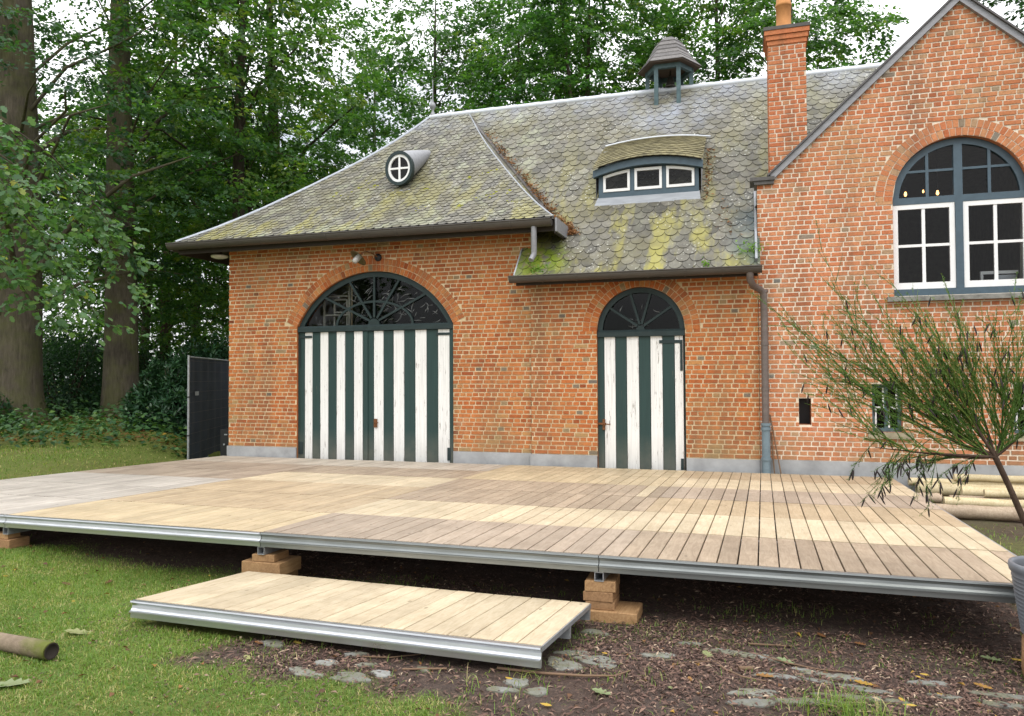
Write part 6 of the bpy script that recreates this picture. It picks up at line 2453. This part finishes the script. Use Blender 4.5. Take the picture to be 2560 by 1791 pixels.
tree('maple_tree', 'bright green maple reaching over the left end of the hipped roof', -13.1, 17.6, .20, 15, 5.0, 13.6, 3.4, 520, 46, .14, .72, 203, 'leaf', 'bark_dark', (.3, -.3), 9, 1.2, group=TG)
tree('slender_tree', 'dark slender tree seen far back below the left eaves', -21.8, 24.7, .21, 16, 4.2, 14, 4.4, 420, 44, .16, .55, 204, 'leaf', 'bark_red', (.2, 0), 6, 1.2, group=TG)
tree('slender_tree', 'thinner dark tree right of the slender one below the left eaves', -22.6, 27.4, .19, 16, 3.8, 14, 4.4, 420, 44, .16, .6, 205, 'leaf', 'bark_dark', (-.1, 0), 6, 1.2, group=TG)
tree('young_tree', 'young tree right behind the grey beech, half hidden by its leaves', -19.7, 21.2, .15, 13, 2.9, 12, 3.4, 380, 44, .14, .62, 206, 'leaf', 'bark_dark', (.1, .1), 6, 1.2, group=TG)
tree('oak_tree', 'oak with strong rising bough just behind the left hip of the roof', -14.25, 20.7, .25, 17, 5.5, 15.5, 4.2, 620, 46, .135, .5, 207, 'leaf', 'bark_dark', (-.1, 0), 10, 1.2, group=TG)
tree('lime_tree', 'tree with thin stems rising behind the ridge end finial', -11.6, 27.6, .16, 18, 5, 16.5, 3.9, 640, 46, .15, .48, 208, 'leaf', 'bark_dark', (.1, 0), 10, 1.2, group=TG)
tree('lime_tree', 'tree between the finial and the bell turret, behind the ridge', -8.9, 29.6, .19, 18, 6, 17, 4.2, 680, 46, .155, .5, 209, 'leaf', 'bark_dark', (.15, 0), 10, 1.2, group=TG)
tree('beech_tree', 'tree with straight dark trunk left of the bell turret', -5.4, 26.6, .18, 17, 6.5, 16, 4.2, 700, 46, .15, .5, 210, 'leaf', 'bark_dark', (.05, 0), 10, 1.2, group=TG)
tree('beech_tree', 'leaning tree beside the straight trunk left of the bell turret', -4.6, 25.0, .13, 16, 7, 15, 3.2, 240, 44, .15, .45, 211, 'leaf', 'bark_dark', (-1.6, 0), 8, 1.2, group=TG)
tree('maple_tree', 'yellowish tree between the bell turret and the chimney', -1.2, 29.0, .2, 18, 7, 17, 4.0, 640, 46, .16, .66, 212, 'leaf', 'bark_dark', (.2, 0), 10, 1.2, group=TG)
tree('oak_tree', 'thin leaved tree behind the chimney with sky showing through', 2.0, 27.0, .2, 17, 7.0, 14.2, 3.9, 460, 44, .15, .52, 213, 'leaf', 'bark_dark', (-.6, 0), 9, 1.2, group=TG)
tree('beech_tree', 'dark tree showing over the right slope of the gable', 9.2, 21.5, .25, 16, 6, 15, 4.0, 420, 44, .15, .2, 214, 'leaf_dark', 'bark_dark', (0, 0), 7, 1.2, group=TG)
tree('lime_tree', 'pale leafy tree far back between the two left beeches', -28.5, 24.5, .2, 15, 2.6, 13.5, 4.6, 420, 42, .19, .62, 215, 'leaf', 'bark_dark', (0, 0), 6, 1.2, group=TG)
tree('lime_tree', 'distant leafy tree filling the gap behind the young tree', -24.5, 33.5, .2, 15, 2.0, 14, 5.0, 430, 42, .21, .58, 216, 'leaf', 'bark_dark', (0, 0), 6, 1.2, group=TG)
tree('lime_tree', 'distant leafy tree behind the roof hip and its round window', -17.2, 33.0, .2, 17, 3.5, 15.5, 4.8, 560, 44, .17, .46, 217, 'leaf', 'bark_dark', (0, 0), 8, 1.2, group=TG)

# overhanging oak at the left: trunk outside the picture, its drooping branches inside it
g = np.random.default_rng(301)
oak = thing('overhanging_oak', 'low drooping oak branches with lobed leaves entering from the left picture edge', 'tree', (-10.4, 6.4, float(hgt(-10.4, 6.4))))
q = MB()
q.tube([(-10.4, 6.4, -.1), (-10.38, 6.42, 1.0), (-10.3, 6.5, 3.0), (-10.2, 6.6, 6.0), (-10.1, 6.7, 9.0)], [.34, .27, .25, .2, .12], 12)
q.build('trunk', M['bark'], oak)
q = MB()
tips = []


def oak_at(px, py, dep):
    d = _fw + _r2 * (px - 1280) / F_PX - _u2 * (py - 895.5) / F_PX
    return np.array([0, 0, CAM_Z]) + d * dep


CL = [(70, 560, 9.0), (170, 640, 9.6), (20, 690, 8.6), (250, 560, 10.2), (340, 735, 10.6), (110, 790, 9.0), (250, 800, 9.8), (20, 480, 8.4), (330, 640, 10.4), (180, 720, 9.2)]
for (ex, ey, dep) in CL:
    b = oak_at(ex, ey, dep)
    a = oak_at(ex - g.uniform(330, 480), ey - g.uniform(330, 430), dep + g.uniform(-.5, .5))
    root = np.array([-10.25, 6.55, max(3.2, a[2] + .6)])
    m1 = a + (b - a) * .5 + (0, 0, .30)
    m2 = a + (b - a) * .8 + (0, 0, .20)
    pth = [root, a, m1, m2, b]
    q.tube(pth, [.030, .016, .009, .006, .003], 5, 0, .5, False)
    for s in np.linspace(.0, 1, 10):
        p = m1 + (b - m1) * s + np.array([0, 0, .10 * s * (1 - s)])
        for _ in range(5):
            d = unit(np.array([b - a]))[0] * .5 + g.normal(0, .75, 3) * (1, 1, .45) + (0, 0, -.18)
            e = p + d * g.uniform(.12, .50)
            tips.append((p, e))
            if g.random() < .5:
                q.tube([p, (p + e) / 2 + (0, 0, .02), e], [.0035, .0025, .0012], 3, 0, .5, False)
q.build('boughs', M['bark_dark'], oak)
Cc, Dd = [], []
for p, e in tips:
    for _ in range(5):
        s = g.uniform(.3, 1.08)
        Cc.append(p + (e - p) * s)
        Dd.append(unit(np.array([e - p]))[0] * .7 + g.normal(0, .7, 3) * (1, 1, .5) + (0, 0, -.1))
Cc, Dd = np.array(Cc), unit(np.array(Dd))
n = len(Cc)
Nn = g.normal(0, .45, (n, 3)) + np.array([0, -.25, 1.0])
Ss = unit(np.cross(Nn, Dd))
Nn = unit(np.cross(Dd, Ss))
lob = np.array([(0, 0), (.10, .12), (.24, .22), (.15, .34), (.32, .50), (.20, .62), (.24, .80), (0, 1.0), (-.24, .80), (-.20, .62), (-.32, .50), (-.15, .34), (-.24, .22), (-.10, .12)])
Lz = g.uniform(.065, .125, n)[:, None, None]
V = Cc[:, None] + Lz * (lob[None, :, 0:1] * 1.15 * Ss[:, None] + lob[None, :, 1:2] * Dd[:, None] + (np.abs(lob[None, :, 0:1]) * .35 - lob[None, :, 1:2] ** 2 * .15) * Nn[:, None])
F = np.arange(n * len(lob))
tn = np.clip(g.normal(.45, .2, n), 0, .95)
tn[g.random(n) < .005] = 1.0
put('crown', np_mesh('crown', V.reshape(-1, 3), len(lob), F, M['leaf_oak'], tn, root_org(oak)), oak)


def bush(name, label, x, y, R, H, n, size, mat, tone, seed, long=False, group=None):
    g = np.random.default_rng(seed)
    z0 = float(hgt(x, y))
    t = thing(name, label, 'bush', (x, y, z0), group)
    q = MB()
    for k in range(7):
        a = g.uniform(0, 6.28)
        e = np.array([x + math.cos(a) * R * .6, y + math.sin(a) * R * .6, z0 + H * g.uniform(.6, .9)])
        b = np.array([x + .1 * math.cos(a), y + .1 * math.sin(a), z0 - .05])
        q.tube([b, b + (e - b) * .5 + (0, 0, .1), e], [.03, .02, .008], 5)
    q.build('stems', M['bark_dark'], t)
    u = unit(g.normal(0, 1, (n, 3)))
    u[:, 2] = np.abs(u[:, 2]) * 1.1 - .12
    lump = 1 + .16 * np.sin(5 * np.arctan2(u[:, 1], u[:, 0]) + seed) + .10 * np.sin(9 * u[:, 2] + seed)
    rad = (g.uniform(.55, 1.0, n) ** .5) * lump
    C = np.array([x, y, z0]) + u * rad[:, None] * np.array([R, R, H * .92])
    C[:, 2] = np.maximum(C[:, 2], hgt(C[:, 0], C[:, 1]) + .03)
    if long:       # whorls of long narrow leaves
        C = np.repeat(C, 7, 0) + g.normal(0, .01, (n * 7, 3))
        u = np.repeat(u, 7, 0)
        n = n * 7
        D = u * .55 + g.normal(0, .6, (n, 3)) + (0, 0, .05)
        N = u * .6 + g.normal(0, .3, (n, 3)) + (0, 0, .6)
        V, F, T = leaf_cloud(C, D, N, size * g.uniform(.8, 1.25, n), size * .30 * g.uniform(.8, 1.2, n), np.clip(tone + g.normal(0, .2, n), 0, 1), .12)
    else:
        D = u * .5 + g.normal(0, .6, (n, 3))
        N = u * .7 + g.normal(0, .4, (n, 3)) + (0, 0, .6)
        V, F, T = leaf_cloud(C, D, N, size * g.uniform(.7, 1.3, n), size * .6 * g.uniform(.8, 1.2, n), np.clip(tone + g.normal(0, .2, n), 0, 1), .15)
    put('foliage', np_mesh('foliage', V, 4, F, M[mat], T, root_org(t)), t)


bush('rhododendron_bush', 'rhododendron with long shiny leaves between the grey beech and the dark fence', -12.0, 13.7, .85, 1.45, 1500, .15, 'leaf_evergreen', .6, 401, True)
bush('rhododendron_bush', 'rhododendron behind the front one, partly hidden by the dark fence', -12.3, 15.6, 1.2, 1.9, 1500, .15, 'leaf_evergreen', .4, 402, True)
bush('evergreen_bush', 'dark evergreen bush between the two grey beech trunks', -16.6, 15.2, 1.25, 2.0, 7000, .09, 'leaf_dark', .25, 403)
bush('evergreen_bush', 'dark evergreen bush behind the left beech, further back', -18.3, 16.8, 1.7, 2.4, 8000, .10, 'leaf_dark', .25, 404)
bush('evergreen_bush', 'dark evergreen bush far behind the grey beech', -17.3, 19.0, 1.7, 2.1, 7000, .11, 'leaf_dark', .3, 405)
bush('evergreen_bush', 'broad dark bush at the far end of the fence', -15.8, 20.0, 2.0, 2.1, 8000, .12, 'leaf_dark', .4, 406)
bush('evergreen_bush', 'broad bush far back beyond the fence, under the slender trees', -18.8, 25.0, 2.6, 2.3, 8000, .14, 'leaf_dark', .55, 407)
bush('evergreen_bush', 'distant bush seen left of the grey beech', -23.5, 22.0, 2.6, 2.4, 8000, .14, 'leaf_dark', .5, 408)
bush('ivy_clump', 'dark ivy clump climbing the foot of the massive left trunk', -15.45, 12.35, .55, .75, 1600, .08, 'leaf_dark', .3, 409)

# ground cover along the wood edge
g = np.random.default_rng(501)
n = 44000
x, y = g.uniform(-27, -8.9, n), g.uniform(4, 22, n)
c = -0.295 * x + 0.955 * y
edge = 14.0 + .35 * snoise(x, y, .9, 61)
P = np.stack([x, y, hgt(x, y)], -1)
k = (c > edge) & (c < 19.5) & in_view(P) & (g.random(n) < np.where(c < 16.6, 1, .4)) & ~((x > -12.6) & (c > 15.3) & (g.random(n) < .6)) & (x < -9.9 - np.clip(y - 11.5, 0, 20) * .463)
P = P[k]
n = len(P)
P[:, 2] += g.uniform(.03, .44, n) * (1 + .3 * snoise(P[:, 0], P[:, 1], 1.3, 62))
a = g.uniform(0, 6.28, n)
V, F, T = leaf_cloud(P, np.stack([np.cos(a), np.sin(a), g.normal(-.1, .3, n)], -1), g.normal(0, .4, (n, 3)) + (0, -.2, 1), g.uniform(.08, .15, n), g.uniform(.06, .10, n), np.clip(g.normal(.5, .25, n), 0, 1), .12)
tag(put('ground_cover', np_mesh('ground_cover', V, 4, F, M['ivy'], T)), 'low leafy ground cover along the edge of the wood', 'ground cover', kind='stuff')
g = np.random.default_rng(502)
n = 5000
x, y = g.uniform(-18, -9.5, n), g.uniform(10, 19, n)
c = -0.295 * x + 0.955 * y
P = np.stack([x, y, hgt(x, y) + .02], -1)
k = (c > 14.6) & (c < 19) & in_view(P) & (x < -9.9 - np.clip(y - 11.5, 0, 20) * .463)
P = P[k]
n = len(P)
a = g.uniform(0, 6.28, n)
V, F, T = leaf_cloud(P, np.stack([np.cos(a), np.sin(a), g.normal(0, .2, n)], -1), g.normal(0, .3, (n, 3)) + (0, 0, 1), g.uniform(.05, .10, n), g.uniform(.03, .06, n), np.clip(g.normal(.3, .15, n), 0, .6), .3)
tag(put('leaf_litter', np_mesh('leaf_litter', V, 4, F, M['dead_leaf'], T)), 'brown dead leaves on the woodland floor', 'litter', kind='stuff')
